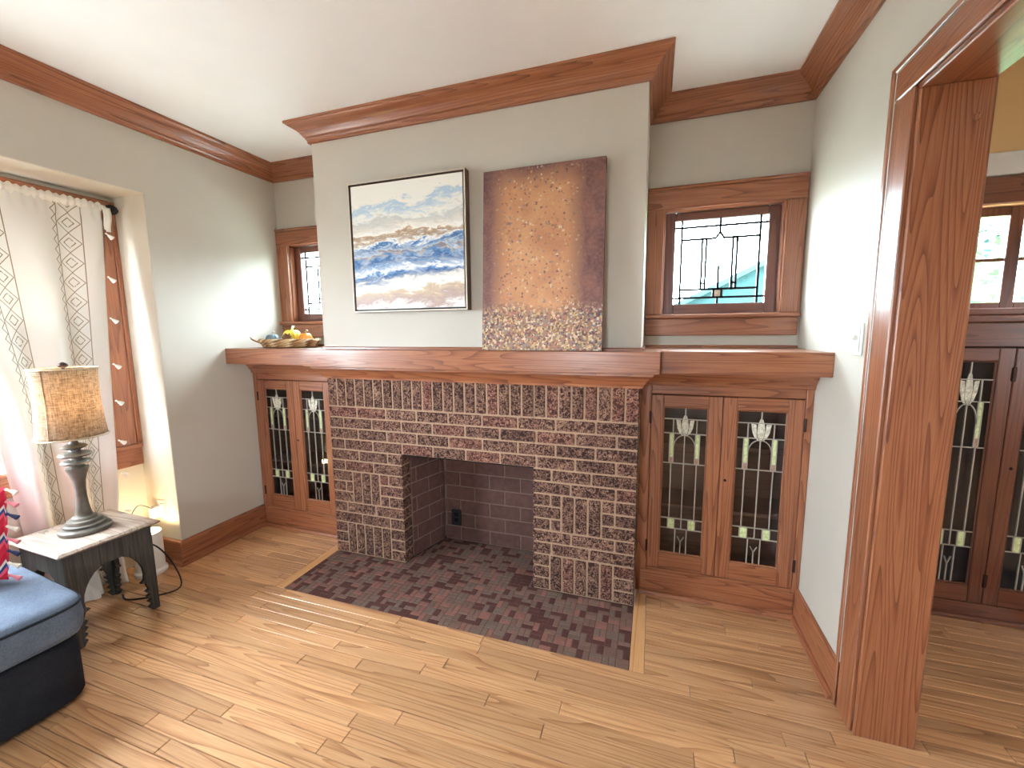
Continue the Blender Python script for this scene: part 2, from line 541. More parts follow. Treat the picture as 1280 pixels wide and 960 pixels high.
# ------------------------------------------------------------------ cased opening to the dining room
tr = struct(empty('trim_8', (XR, YO0, 0)), 'oak casing and wide jamb of the opening to the dining room', 'casing')
def tpart(name, mat, x0, x1, y0, y1, z0, z1, c=.004):
    return MB().cbox(x0 - XR, x1 - XR, y0 - YO0, y1 - YO0, z0, z1, c).build(name, mat, tr)
CW = .108
for xa, xb, xc in ((XR - .016, XR - .0005, XR - .022), (XR2 + .0005, XR2 + .016, XR2 + .022)):
    lo, hi = min(xa, xc), max(xb, xc)
    tpart('side_casing', OAK['z'], xa, xb, YO0, YO0 + CW, 0, ZO)
    tpart('head_casing', OAK['y'], xa, xb, YO1, YO0 + CW, ZO, ZO + .088)
    tpart('backband', OAK['z'], min(xc, xb), max(xc, xa), YO0 + CW, YO0 + .022 + CW, 0, ZO + .108, .006)
    tpart('backband', OAK['y'], min(xc, xb), max(xc, xa), YO1, YO0 + CW, ZO + .088, ZO + .108, .006)
tpart('jamb', OAK['z'], XR - .004, XR2 + .004, YO0 - .016, YO0 - .0005, 0, ZO - .016, .003)
tpart('head_jamb', OAK['y'], XR - .004, XR2 + .004, YO1, YO0 - .0005, ZO - .016, ZO - .0005, .003)
kn = MB().lathe([(0.0, 0), (.011, .0), (.012, .002), (.008, .003), (.006, .0015), (0.0, .0015)], 20, caps=False)
ko = kn.build('wood_plug', OAK['z'], tr, loc=(2.80 - XR, -.0162, 2.03)); ko.rotation_euler = (H, 0, 0)

# ------------------------------------------------------------------ floor
fl = struct(MB().box(XA - .16, XD, YF, YB + .16, -.12, -.012).build('floor', GROUT), 'honey coloured strip oak floor', 'floor')
PWD = .0585
HD = .434                # hearth depth
holes_mid = (-0.062, W + .062)
count = 0
rest = MB()
y = -HD + 11 * PWD
row = 0
def planks_row(x0, x1, ya, yb, vis):
    global count
    x = x0 - random.uniform(0, .6)
    while x < x1:
        ln = random.choice([.45, .6, .75, .9, 1.1, 1.35])
        a, b = max(x, x0), min(x + ln, x1)
        x += ln
        if b - a < .004: continue
        if vis and count < 292:
            w, d = b - a - .002, abs(yb - ya) - .0016
            inst('plank', round(w, 3), box_of(w, d, .014, .0018), FLOOR, ((a + b) / 2, (ya + yb) / 2, -.007), fl)
            count += 1
        else:
            rest.cbox(a + .0006, b - .0006, min(ya, yb) + .0006, max(ya, yb) - .0006, -.014, 0, .0012)
while y > YF:
    y2 = max(y - PWD, YF)
    ym = (y + y2) / 2
    vis = y > -1.62
    if ym > -HD:       # beside the hearth
        xa = XL if ym > YA0 else XA
        planks_row(xa, holes_mid[0], y2, y, vis)
        planks_row(holes_mid[1], XR + .001, y2, y, vis)
        if ym > YO0: planks_row(XR2, 4.0, y2, y, vis)
    else:
        planks_row(XA, 3.7 if vis else XD, y2, y, vis)
    y = y2; row += 1
y = YD
while y > -HD + 11 * PWD + 1e-6:
    y2 = max(y - PWD, -HD + 11 * PWD)
    planks_row(XR2, 4.0, y2, y, True); y = y2
for a, b in ((holes_mid[0], -.001), (W + .001, holes_mid[1])):    # border strips that frame the hearth
    inst('plank', 'border', box_of(b - a - .001, HD + YCF, .014, .0012), wood('floor_oak_border', (158, 104, 60), (200, 148, 98), (214, 166, 116), 'y', var=.05),
         ((a + b) / 2, (-HD + YCF) / 2 + .004, -.007), fl)
rest.box(3.7, XD, -1.7, YD, -.014, 0)
ro = rest.build('planks', FLOOR, fl); ro['kind'] = 'stuff'

# ------------------------------------------------------------------ fireplace
fp = tag(empty('brick_fireplace', (W / 2, 0, 0)), 'brown textured brick fireplace surround with open firebox under the mantel', 'fireplace')
def FX(x): return x - W / 2
V = 1.1831 / 17
BW = W / 9
XO0, XO1, ZOP = .5226, 1.345, 10 * V
J = .0105
mb = MB()
mb.box(FX(0.004), FX(XO0 - .006), .006, .09, 0, 1.185); mb.box(FX(XO1 + .006), FX(W - .004), .006, .09, 0, 1.185); mb.box(FX(XO0 - .003), FX(XO1 + .003), .006, .09, ZOP + .004, 1.185)
mb.build('mortar', MORTAR, fp)
def brick(x0, x1, z0, z1):
    ends = (0, XO0, XO1, W)
    if any(abs(x0 - q) < 1e-4 for q in ends[::2]): x0 -= J / 2 - .0005
    if any(abs(x1 - q) < 1e-4 for q in ends[1::2]): x1 += J / 2 - .0005
    w, h = round(x1 - x0 - J, 3), round(z1 - z0 - J, 3)
    yy = random.uniform(-.0015, .0015)
    inst('brick', (w, h), box_of(w, .088, h, .004), random.choices(BRICKS, (5, 2, 3))[0], (FX((x0 + x1) / 2), .045 + yy, (z0 + z1) / 2), fp)
def rowb(xs, n):       # n = course counted from the hearth (0 = lowest)
    for a, b in zip(xs, xs[1:]): brick(a, b, n * V, (n + 1) * V)
def lin(a, b, fr): return [a + (b - a) * f for f in fr]
for i in range(28): brick(i * W / 28, (i + 1) * W / 28, 14 * V, 17 * V)
full = [i * BW for i in range(10)]; half = [0] + [(i + .5) * BW for i in range(9)] + [W]
rowb(full, 13); rowb(half, 12); rowb(full, 11); rowb(half, 10)
def pier(x0, x1, flip):
    L = x1 - x0
    fA = [0, .4, .8, 1]; fB = [0, .19, .6, 1]
    if not flip: rows = {9: fA, 8: fB, 4: fB, 3: fA}
    else: rows = {9: [0, .19, .58, 1], 8: [0, .38, .81, 1], 4: [0, .39, .81, 1], 3: [0, .19, .57, 1]}
    for n, fr in rows.items(): rowb(lin(x0, x1, fr), n)
    s = .29
    for i in range(3):
        w3 = (.675 - s) / 3 if not flip else (.68 - s) / 3
        brick(x0 + L * (s + i * w3), x0 + L * (s + (i + 1) * w3), 5 * V, 8 * V)
    e_ = s + 3 * w3
    if not flip: LB = {7: [0, s], 6: [0, .185, s], 5: [0, s]}; RB = {7: [e_, .80, 1], 6: [e_, 1], 5: [e_, .80, 1]}
    else: LB = {7: [0, .18, s], 6: [0, s], 5: [0, .18, s]}; RB = {7: [e_, .805, 1], 6: [e_, .805, 1], 5: [e_, 1]}
    for d in (LB, RB):
        for n, fr in d.items(): rowb(lin(x0, x1, fr), n)
    s2, e2 = .175, .80
    for i in range(5): brick(x0 + L * (s2 + i * (e2 - s2) / 5), x0 + L * (s2 + (i + 1) * (e2 - s2) / 5), 0, 3 * V)
    for n in range(3):
        rowb(lin(x0, x1, [0, s2]), n); rowb(lin(x0, x1, [e2, 1]), n)
pier(0, XO0, False); pier(XO1, W, True)
# firebox: back wall at y = .37, splayed sides
FBY, FB0, FB1 = .372, .607, 1.262
FH = .097
def firewall(p0, p1, zt, off):
    p0, p1 = Vector(p0), Vector(p1); L = (p1 - p0).length; t = (p1 - p0) / L; ang = math.atan2(t.y, t.x)
    nrm = Vector((t.y, -t.x))
    n = 0; z = 0.0
    while z < zt - .01:
        z2 = min(z + FH, zt); s = -(.215 * ((n * .5 + off) % 1))
        while s < L - .001:
            a, b = max(s, 0), min(s + .215, L); s += .215
            if b - a < .02: continue
            c = p0 + t * ((a + b) / 2) - nrm * .03
            inst('firebrick', (round(b - a, 3), round(z2 - z, 3)), box_of(b - a - .008, .06, z2 - z - .008, .003), FIREB, (FX(c.x), c.y, (z + z2) / 2), fp, ang)
        z = z2; n += 1
    a, b = p0 - nrm * .004, p1 - nrm * .004; a2, b2 = p0 - nrm * .058, p1 - nrm * .058
    MB().loft([[(FX(q.x), q.y, zz) for q in (a, b, b2, a2)] for zz in (0, zt)]).build('mortar', FMORTAR, fp)
firewall((XO0 + .002, .092), (FB0, FBY), .78, .3)
firewall((FB0, FBY), (FB1, FBY), .78, .45)
firewall((FB1, FBY), (XO1 - .002, .092), .78, .1)
MB().box(FX(.47), FX(1.40), .0905, .43, .781, .799).build('smoke_chamber_cover', SOOT_SHADE, fp)
MB().cbox(FX(XO0 - .0), FX(XO1 + .0), .012, .085, ZOP - .005, ZOP + .003, .001).build('lintel', BLACKM, fp)
ou = MB().cbox(-.037, .037, -.007, 0, -.057, .057, .003).build('electrical_box', BLACKP, None)
ou.location = (.695, FBY - .001, .165); tag(ou, 'black electrical box on the back wall of the firebox', 'outlet')
for dz in (.02, -.02):
    MB().cbox(-.016, .016, -.009, -.006, dz - .014, dz + .014, .002).build('socket', BLACKM, ou)

# hearth of small basket-weave tiles
he = tag(empty('tiled_hearth', (W / 2, -HD / 2, 0)), 'hearth of small brown and rose tiles set flush in the floor', 'hearth')
HX, HY = W / 2, -HD / 2
mb = MB()
mb.box(-HX + .0, HX, -HD - HY, 0 - HY, -.012, -.0018); mb.box(XO0 + .0 - HX, XO1 - HX, -HY, .092 - HY, -.012, -.0018)
mb.poly([(XO0 - HX, .092 - HY, -.0018), (XO1 - HX, .092 - HY, -.0018), (FB1 - HX, FBY - HY, -.0018), (FB0 - HX, FBY - HY, -.0018)])
mb.build('grout_bed', GROUT, he)
NB, NR = 33, 8
bx_, by_ = W / NB, HD / NR
cand = []
def tile_at(x0, x1, y0, y1):
    w = (7, 6, 5, 2) if random.random() < .8 else (2, 4, 3, 5)
    cand.append((x0, x1, y0, y1, random.choices((0, 1, 2, 3), w)[0]))
for j in range(-NR, 8):
    for i in range(NB):
        x0, x1, y0, y1 = i * bx_, (i + 1) * bx_, j * by_, (j + 1) * by_
        if y0 >= -1e-6:      # inside the firebox
            k = max(0, (y1 - .092) / (FBY - .092)); l, r = XO0 + k * (FB0 - XO0), XO1 + k * (FB1 - XO1)
            x0, x1, y1 = max(x0, l), min(x1, r), min(y1, FBY)
            if x1 - x0 < .01 or y1 - y0 < .01: continue
        if (i + j) % 2:
            m_ = (x0 + x1) / 2; tile_at(x0, m_, y0, y1); tile_at(m_, x1, y0, y1)
        else:
            m_ = (y0 + y1) / 2; tile_at(x0, x1, y0, m_); tile_at(x0, x1, m_, y1)
cand.sort(key=lambda c: (c[0] - 1.9457) ** 2 + (c[2] + 2.1287) ** 2)
rest = MB()
for n, (x0, x1, y0, y1, m_) in enumerate(cand):
    g = .0013
    if n < 298:
        w, d = round(x1 - x0 - 2 * g, 4), round(y1 - y0 - 2 * g, 4)
        inst('tile', (w, d), box_of(w, d, .012, .0012), TILES[m_], ((x0 + x1) / 2 - HX, (y0 + y1) / 2 - HY, -.006 + random.uniform(-.0004, .0004)), he)
    else:
        rest.cbox(x0 + g - HX, x1 - g - HX, y0 + g - HY, y1 - g - HY, -.012, 0, .0012, m_)
ro = rest.build('tiles', TILES, he); ro['kind'] = 'stuff'

# ------------------------------------------------------------------ mantel shelf
ma = tag(empty('mantel_shelf', (W / 2, 0, 1.23)), 'long stained oak mantel shelf running over both bookcases and the fireplace', 'mantel')
MZ0, MZ1 = 1.23, 1.335
MX0, MX1 = -.088, W + .088
def mpart(name, mat, x0, x1, y0, y1, z0, z1, c=.003):
    return MB().cbox(x0 - W / 2, x1 - W / 2, y0, y1, z0 - 1.23, z1 - 1.23, c).build(name, mat, ma)
SY, CY = -.035, -.095
mpart('fascia', OAK['x'], MX0, MX1, CY, CY + .022, MZ0, MZ1)
mpart('fascia', OAK['x'], XL + .001, MX0 - .001, SY, SY + .022, MZ0, MZ1)
mpart('fascia', OAK['x'], MX1 + .001, XR - .001, SY, SY + .022, MZ0, MZ1)
for x0, x1 in ((MX0, MX0 + .02), (MX1 - .02, MX1)): mpart('fascia_return', OAK['y'], x0, x1, CY + .022, SY + .02, MZ0, MZ1)
mpart('shelf_board', OAK['x'], MX0 + .02, MX1 - .02, CY + .0225, BY - .001, MZ1 - .024, MZ1 - .001)
mpart('shelf_board', OAK['x'], XL + .001, -.031, SY + .0225, YB - .001, MZ1 - .024, MZ1 - .001)
mpart('shelf_board', OAK['x'], W + .001, XR - .001, SY + .0225, YB - .001, MZ1 - .024, MZ1 - .001)
mpart('soffit', OAK['x'], MX0 + .02, MX1 - .02, CY + .0225, -.001, MZ0 + .002, MZ0 + .016)
mpart('soffit', OAK['x'], XL + .001, MX0, SY + .0225, YCF + .02, MZ0 + .002, MZ0 + .016)
mpart('soffit', OAK['x'], MX1, XR - .001, SY + .0225, YCF + .02, MZ0 + .002, MZ0 + .016)
cov = [(0.0, -.078), (.012, -.078), (.014, -.066), (.020, -.058), (.028, -.046), (.040, -.030), (.052, -.020), (.060, -.014), (.060, .001), (0.0, .001)]
def mould(path):
    offs = sweep('cove_moulding', [(a - W / 2, b) for a, b in path], cov, OAK, ma)
mould([(-.001, YCF - .052), (-.001, -.001), (W + .001, -.001), (W + .001, YCF - .052)])
# small quarter-round trim where the shelf meets the plaster
qt = [(0.0005, MZ1 - 1.23), (.014, MZ1 - 1.23), (.013, MZ1 - 1.23 + .008), (.008, MZ1 - 1.23 + .013), (0.0005, MZ1 - 1.23 + .014)]
sweep('quarter_round', [(XL + .001 - W / 2, YB), (-.03 - W / 2, YB), (-.03 - W / 2, BY), (W / 2, BY), (W / 2, YB), (XR - .001 - W / 2, YB)], qt, OAK, ma)


# ------------------------------------------------------------------ leaded glass
def strip(mb, p, q, w=.005, t=.0035):
    """a flat lead strip from p to q in the x-z plane, centred on y = 0"""
    p, q = Vector(p), Vector(q); d = q - p
    if d.length < 1e-6: return
    d.normalize(); n = Vector((-d.y, d.x)) * (w / 2)
    p0, q0 = p - d * w * .3, q + d * w * .3
    ring = lambda y: [(a.x, y, a.y) for a in (p0 + n, q0 + n, q0 - n, p0 - n)]
    mb.loft([ring(-t), ring(t)])


def pane(name, poly, mat, parent, loc, th=.0015):
    o = MB().loft([[(x, -th, z) for x, z in poly], [(x, th, z) for x, z in poly]]).build(name, mat, parent, loc=loc)
    return o


def rect(a, b, c, d): return [(a, c), (b, c), (b, d), (a, d)]


def tulip_glass(parent, loc, w, h):
    """bookcase door light: tulip, arch, green bars and squares. local x 0..w, z 0..h"""
    X = lambda u: u * w
    Z = lambda v: (1 - v) * h
    cm = MB()
    S = lambda u0, v0, u1, v1, t=.005: strip(cm, (X(u0), Z(v0)), (X(u1), Z(v1)), t)
    for v in (.08, .175, .375, .755, .825): S(0, v, 1, v)
    for u in (0.005, .995): S(u, 0, u, 1)
    for v in (0.003, .997): S(0, v, 1, v)
    S(.5, 0, .5, .075)
    for u in (.24, .76): S(u, .08, u, .175)
    for u0, u1 in ((.17, .26), (.74, .83)):
        S(u0, .175, u0, .375); S(u1, .175, u1, .375); S(u0, .335, u1, .335)
    S(.5, .185, .5, .825)
    for u in (.215, .785): S(u, .375, u, .755)
    for u0, u1 in ((.19, .34), (.66, .81)):
        S(u0, .755, u0, .825); S(u1, .755, u1, .825)
    S(.37, .825, .37, 1); S(.63, .825, .63, 1); S(.5, .91, .5, 1)
    S(.43, .88, .5, .915, .004); S(.57, .88, .5, .915, .004)
    arch = []
    for k in range(13):     # arch springing from the tulip
        a = math.pi * k / 12
        arch.append((.5 - .24 * math.cos(a), .27 - .085 * math.sin(a)))
    for (a, b), (c, d) in zip(arch, arch[1:]): S(a, b, c, d, .0045)
    cm.build('lead_came', LEAD, parent, loc=loc)
    # tulip petals
    def curve(pts): return [(X(u), Z(v)) for u, v in pts]
    pane('tulip_petal', curve([(.5, .045), (.535, .062), (.565, .09), (.58, .13), (.56, .165), (.5, .20), (.44, .165), (.42, .13), (.435, .09), (.465, .062)]), OPALG, parent, loc, .003)
    pane('tulip_petal', curve([(.30, .084), (.40, .088), (.412, .13), (.432, .168), (.47, .194), (.38, .172), (.325, .135)]), OPALG, parent, loc, .003)
    pane('tulip_petal', curve([(.70, .084), (.675, .135), (.62, .172), (.53, .194), (.568, .168), (.588, .13), (.60, .088)]), OPALG, parent, loc, .003)
    for u0, u1 in ((.17, .26), (.74, .83)):
        pane('green_bar', [(X(a), Z(b)) for a, b in ((u0, .335), (u1, .335), (u1, .175), (u0, .175))], GREENG, parent, loc, .003)
        pane('rose_square', [(X(a), Z(b)) for a, b in ((u0, .375), (u1, .375), (u1, .335), (u0, .335))], ROSEG, parent, loc, .003)
    for u0, u1 in ((.19, .34), (.66, .81)):
        pane('green_square', [(X(a), Z(b)) for a, b in ((u0, .825), (u1, .825), (u1, .755), (u0, .755))], GREENG, parent, loc, .003)
    # clear panes, row by row
    rows = [(0, .08, (0, .5, 1)), (.08, .175, (0, .24, .76, 1)), (.175, .375, (0, .17,)), (.175, .375, (.26, .5, .74)), (.175, .375, (.83, 1)),
            (.375, .755, (0, .215, .5, .785, 1)), (.755, .825, (0, .19)), (.755, .825, (.34, .5, .66)), (.755, .825, (.81, 1)), (.825, 1, (0, .37, .63, 1))]
    for v0, v1, us in rows:
        for a, b in zip(us, us[1:]):
            pane('glass_pane', [(X(p), Z(q)) for p, q in ((a, v1), (b, v1), (b, v0), (a, v0))], GLASS, parent, loc)


def door(parent, px, x0, x1, z0, z1, gx0, gx1, gz0, gz1, yf, wm, hinge_side, key):
    """framed glass door; px = parent origin (x, y, z); yf = front plane"""
    ox, oy, oz = px
    T = .022
    mb = MB()
    mb.cbox(x0 - ox, gx0 - ox, yf - oy, yf + T - oy, z0 - oz, z1 - oz, .003, 0)
    mb.cbox(gx1 - ox, x1 - ox, yf - oy, yf + T - oy, z0 - oz, z1 - oz, .003, 0)
    mb.cbox(gx0 - ox, gx1 - ox, yf + .0005 - oy, yf + T - oy, gz1 - oz, z1 - oz, .003, 1)
    mb.cbox(gx0 - ox, gx1 - ox, yf + .0005 - oy, yf + T - oy, z0 - oz, gz0 - oz, .003, 1)
    d = mb.build('door', [wm['z'], wm['x']], parent)
    # moulded bead round the glass
    bd = MB()
    b = .007
    bd.cbox(gx0 - ox, gx0 + b - ox, yf + .006 - oy, yf + .016 - oy, gz0 - oz, gz1 - oz, .003)
    bd.cbox(gx1 - b - ox, gx1 - ox, yf + .006 - oy, yf + .016 - oy, gz0 - oz, gz1 - oz, .003)
    bd.cbox(gx0 - ox, gx1 - ox, yf + .006 - oy, yf + .016 - oy, gz0 - oz, gz0 + b - oz, .003)
    bd.cbox(gx0 - ox, gx1 - ox, yf + .006 - oy, yf + .016 - oy, gz1 - b - oz, gz1 - oz, .003)
    bd.build('glazing_bead', wm['z'], d)
    tulip_glass(d, (gx0 - ox, yf + .012 - oy, gz0 - oz), gx1 - gx0, gz1 - gz0)
    hx = x0 - .004 if hinge_side < 0 else x1 + .004
    for zz in (z0 + .12, z1 - .12):
        hb = MB(); hb.lathe([(.0, -.034), (.003, -.033), (.0045, -.03), (.0045, .03), (.003, .033), (.0, .034)], 10, (hx - ox, yf - .003 - oy, zz - oz), caps=False)
        hb.cbox(hx - .006 - ox, hx + .006 - ox, yf - .002 - oy, yf + .001 - oy, zz - .03 - oz, zz + .03 - oz, .0005)
        hb.build('hinge', BRONZE, d)
    if key:
        kx, kz = key
        kb = MB(); kb.lathe([(0, 0), (.006, 0), (.007, .002), (.005, .004), (0, .004)], 14, caps=False)
        k_ = kb.build('keyhole', BLACKM, d, loc=(kx - ox, yf - oy, kz - oz)); k_.rotation_euler = (H, 0, 0)
    return d


def bookcase(label, x0, x1, doors, key, mirror, wm=OAK):
    cx = (x0 + x1) / 2
    r = tag(empty('bookcase', (cx, YCF, 0)), label, 'bookcase')
    P = (cx, YCF, 0)
    def part(name, mat, a, b, c, d, e_, f, ch=.003): return MB().cbox(a - cx, b - cx, c - YCF, d - YCF, e_, f, ch).build(name, mat, r)
    d0, d1 = doors[0][0], doors[-1][1]
    part('stile', wm['z'], x0 + .0005, d0 - .002, YCF, YCF + .022, .0, 1.152)
    part('stile', wm['z'], d1 + .002, x1 - .0005, YCF, YCF + .022, .0, 1.152)
    part('top_rail', wm['x'], d0 - .0015, d1 + .0015, YCF + .0005, YCF + .022, 1.106, 1.152)
    part('kick_board', wm['x'], d0 - .0015, d1 + .0015, YCF + .0005, YCF + .022, .0, .148)
    part('kick_board_face', wm['x'], x0 + .022, x1 - .022, YCF - .008, YCF - .0005, .02, .134)
    MB().prism([(0, .0), (-.024, .0), (-.024, .008), (-.018, .018), (-.008, .022), (0, .022)], lambda p, q, a: (a, p - .0085, q), x0 - cx + .021, x1 - cx - .021).build('shoe_moulding', wm['x'], r)
    part('back_panel', CABIN, x0 + .001, x1 - .001, YB - .012, YB - .001, 0.05, 1.22)
    part('side_panel', CABIN, x0 + .001, x0 + .014, YCF + .023, YB - .013, 0.05, 1.22)
    part('side_panel', CABIN, x1 - .014, x1 - .001, YCF + .023, YB - .013, 0.05, 1.22)
    part('floor_panel', CABIN, x0 + .015, x1 - .015, YCF + .023, YB - .013, .13, .147)
    for z in (.48, .82): part('inner_shelf', CABIN, x0 + .015, x1 - .015, YCF + .05, YB - .013, z, z + .02)
    # cornice under the shelf
    cv = [(-.078 + 1.23, .0), (-.078 + 1.23, .010), (1.170, .014), (1.180, .024), (1.195, .034), (1.207, .046), (1.218, .050), (1.2285, .050), (1.2285, .0)]
    MB().prism([(-d_, z_) for z_, d_ in cv], lambda p, q, a: (a, p, q), x0 - cx + .0005, x1 - cx - .0005).build('cornice', wm['x'], r)
    for n, (a, b, ga, gb) in enumerate(doors):
        door(r, P, a, b, .152, 1.102, ga, gb, .242, 1.041, YCF - .001, wm, -1 if n == 0 else 1, key if n == 1 else None)
    return r


bookcase('built-in oak bookcase with leaded glass doors between the fireplace and right wall', W + .001, XR - .0005,
         [(1.947, 2.284, 2.006, 2.222), (2.287, 2.634, 2.350, 2.568)], (2.31, .677), False)
bookcase('built-in oak bookcase with leaded glass doors between left wall and the fireplace', XL + .0005, -.001,
         [(-.772, -.4495, -.712, -.508), (-.4465, -.124, -.388, -.184)], (-.43, .677), True)


# ------------------------------------------------------------------ small leaded windows beside the breast
def small_window(name, label, x0, x1, cl, cr, gx0, gx1):
    cx = (x0 + x1) / 2
    r = struct(empty(name, (cx, YB, 1.5)), label, 'window')
    def part(nm, mat, a, b, c, d, e_, f, ch=.003): return MB().cbox(a - cx, b - cx, c - YB, d - YB, e_ - 1.5, f - 1.5, ch).build(nm, mat, r)
    Y = YB - .0005
    part('side_casing', OAK['z'], cl, x0 + .004, Y - .018, Y, 1.522, 2.0915)
    part('side_casing', OAK['z'], x1 - .004, cr, Y - .018, Y, 1.522, 2.0915)
    part('head_casing', OAK['x'], cl, cr, Y - .020, Y, 2.092, 2.195)
    part('cap_moulding', OAK['x'], cl, cr, Y - .030, Y, 2.1955, 2.212, .006)
    part('stool', OAK['x'], cl, cr, Y - .045, Y + .03, 1.497, 1.5215, .006)
    part('apron', OAK['x'], cl + .004, cr - .004, Y - .018, Y, 1.402, 1.4965)
    for a, b in ((x0 + .0005, x0 + .012), (x1 - .012, x1 - .0005)): part('jamb', OAK['z'], a, b, Y + .001, Y + .11, 1.522, 2.098)
    part('head_jamb', OAK['x'], x0 + .012, x1 - .012, Y + .001, Y + .11, 2.086, 2.098)
    ys, yt = YB + .045, YB + .08
    sa = MB()
    sa.cbox(x0 + .0125 - cx, gx0 - cx, ys - YB, yt - YB, .022, .585, .004); sa.cbox(gx1 - cx, x1 - .0125 - cx, ys - YB, yt - YB, .022, .585, .004)
    sa.cbox(gx0 - cx, gx1 - cx, ys - YB, yt - YB, .542, .585, .004, 1); sa.cbox(gx0 - cx, gx1 - cx, ys - YB, yt - YB, .022, .080, .004, 1)
    s = sa.build('sash', [SASHM['z'], SASHM['x']], r)
    w, h = gx1 - gx0, .462
    loc = (gx0 - cx, ys + .018 - YB, .080)
    cm = MB(); X = lambda u: u * w; Z = lambda v: (1 - v) * h
    S = lambda a, b, c, d: strip(cm, (X(a), Z(b)), (X(c), Z(d)), .012)
    S(0, .08, 1, .08); S(0, .925, 1, .925); S(.075, 0, .075, 1); S(.925, 0, .925, 1)
    S(.075, .225, .455, .225); S(.545, .225, .925, .225); S(.455, .225, .5, .155); S(.545, .225, .5, .155); S(.5, 0, .5, .155)
    S(.075, .825, .925, .825); S(.455, .825, .455, .925); S(.545, .825, .545, .925); S(.5, .55, .5, .825); S(.5, .925, .5, 1)
    for a, b in ((.31, .355), (.645, .69)):
        S(a, .225, a, .825); S(b, .225, b, .825); S(a, .755, b, .755)
    cm.build('lead_came', BLACKM, s, loc=loc)
    # panes by column band
    bands = [(0, .08, (0, .075, .5, .925, 1)), (.08, .225, (.075, .5, .925)), (.225, .825, (.075, .31, .355, .645, .69, .925)), (.825, .925, (.075, .455)), (.825, .925, (.545, .925)),
             (.08, .925, (0, .075)), (.08, .925, (.925, 1)), (.925, 1, (0, .075, .5, .925, 1))]
    for v0, v1, us in bands:
        for a, b in zip(us, us[1:]): pane('glass_pane', [(X(p), Z(q)) for p, q in ((a, v1), (b, v1), (b, v0), (a, v0))], WGLASS, s, loc)
    pane('opal_square', [(X(p), Z(q)) for p, q in ((.455, .925), (.545, .925), (.545, .825), (.455, .825))], OPALG, s, loc, .003)
    return r


small_window('window_1', 'small leaded glass window left of the chimney breast', LW[0], LW[1], XL + .001, -.032, -.645, -.185)
small_window('window_2', 'small leaded glass window right of the chimney breast', RW[0], RW[1], W + .001, XR - .006, 2.045, 2.508)

# ------------------------------------------------------------------ alcove window
r = struct(empty('window_3', (XA, -1.32, .8)), 'tall oak framed window in the left alcove behind the curtain', 'window')
def apart(nm, mat, a, b, c, d, e_, f, ch=.003, par=None): return MB().cbox(a - XA, b - XA, c + 1.32, d + 1.32, e_ - .8, f - .8, ch).build(nm, mat, par or r)
apart('side_casing', OAK['z'], XA + .0005, XA + .022, -.66 - .005, YA0 - .03, .765, 2.16)
apart('backband', OAK['z'], XA + .0005, XA + .03, YA0 - .0295, YA0 - .005, .765, 2.195)
apart('side_casing', OAK['z'], XA + .0005, XA + .022, -2.17, -1.945, .765, 2.16)
apart('head_casing', OAK['y'], XA + .0005, XA + .022, -1.944, -.666, 2.035, 2.16)
apart('cap_moulding', OAK['y'], XA + .0005, XA + .04, -2.17, YA0 - .03, 2.1605, 2.195, .006)
apart('stool', OAK['y'], XA - .05, XA + .034, -2.17, YA0 - .006, .737, .7645, .006)
apart('apron', OAK['y'], XA + .0005, XA + .02, -2.15, YA0 - .006, .63, .7365)
sa = MB()
for a, b in ((-1.949, -1.89), (-.72, -.661)): sa.cbox(-.07, -.035, a + 1.32, b + 1.32, .001, 1.239, .003)
for a, b in ((.001, .07), (.60, .645), (1.18, 1.239)): sa.cbox(-.07, -.035, -1.889 + 1.32, -.721 + 1.32, a, b, .003)
s = sa.build('sash', SASHM['z'], r)
for a, b in ((.07, .60), (.645, 1.18)): MB().box(-.054, -.051, -.569, .599, a, b).build('glass_pane', GLASS, s)

# unseen window added behind the viewer to give frontal fill light
r = struct(empty('added_fill_window', (.95, YF, .55)), 'plain window added for fill light on the unseen wall behind the viewer', 'window')
sa = MB()
for a, b in ((-.349, -.31), (-.015, .015), (.31, .349)): sa.cbox(a, b, -.12, -.08, .651, 1.349, .004)
for a, b in ((.651, .69), (1.31, 1.349)):
    for c, d in ((-.31, -.015), (.015, .31)): sa.cbox(c, d, -.12, -.08, a, b, .004)
s = sa.build('sash', OAK['z'], r)
for c, d in ((-.31, -.015), (.015, .31)): MB().box(c, d, -.102, -.098, .69, 1.31).build('glass_pane', GLASS, s)

# ------------------------------------------------------------------ dining room buffet and window
DX0, DX1, DY = 2.90, 4.15, .41
bf = tag(empty('dining_buffet', (3.52, DY, 0)), 'dark oak built-in buffet with leaded glass doors beyond the opening', 'cabinet')
P = (3.52, DY, 0)
def dpart(nm, mat, a, b, c, d, e_, f, ch=.003): return MB().cbox(a - 3.52, b - 3.52, c - DY, d - DY, e_, f, ch).build(nm, mat, bf)
DYB = .80
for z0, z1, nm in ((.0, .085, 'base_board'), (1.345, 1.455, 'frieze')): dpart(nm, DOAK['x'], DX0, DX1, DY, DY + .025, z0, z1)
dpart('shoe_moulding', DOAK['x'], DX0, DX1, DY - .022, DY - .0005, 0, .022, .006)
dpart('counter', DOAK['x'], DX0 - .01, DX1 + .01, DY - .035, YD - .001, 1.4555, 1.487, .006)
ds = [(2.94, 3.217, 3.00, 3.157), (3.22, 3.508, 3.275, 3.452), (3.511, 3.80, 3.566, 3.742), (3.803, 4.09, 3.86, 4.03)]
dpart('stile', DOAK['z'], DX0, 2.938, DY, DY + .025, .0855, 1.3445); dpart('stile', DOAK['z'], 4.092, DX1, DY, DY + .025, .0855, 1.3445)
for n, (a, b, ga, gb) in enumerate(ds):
    door(bf, P, a, b, .09, 1.34, ga, gb, .175, 1.28, DY - .001, DOAK, -1 if n % 2 == 0 else 1, (a + .035, .778) if n % 2 == 0 and n else None)
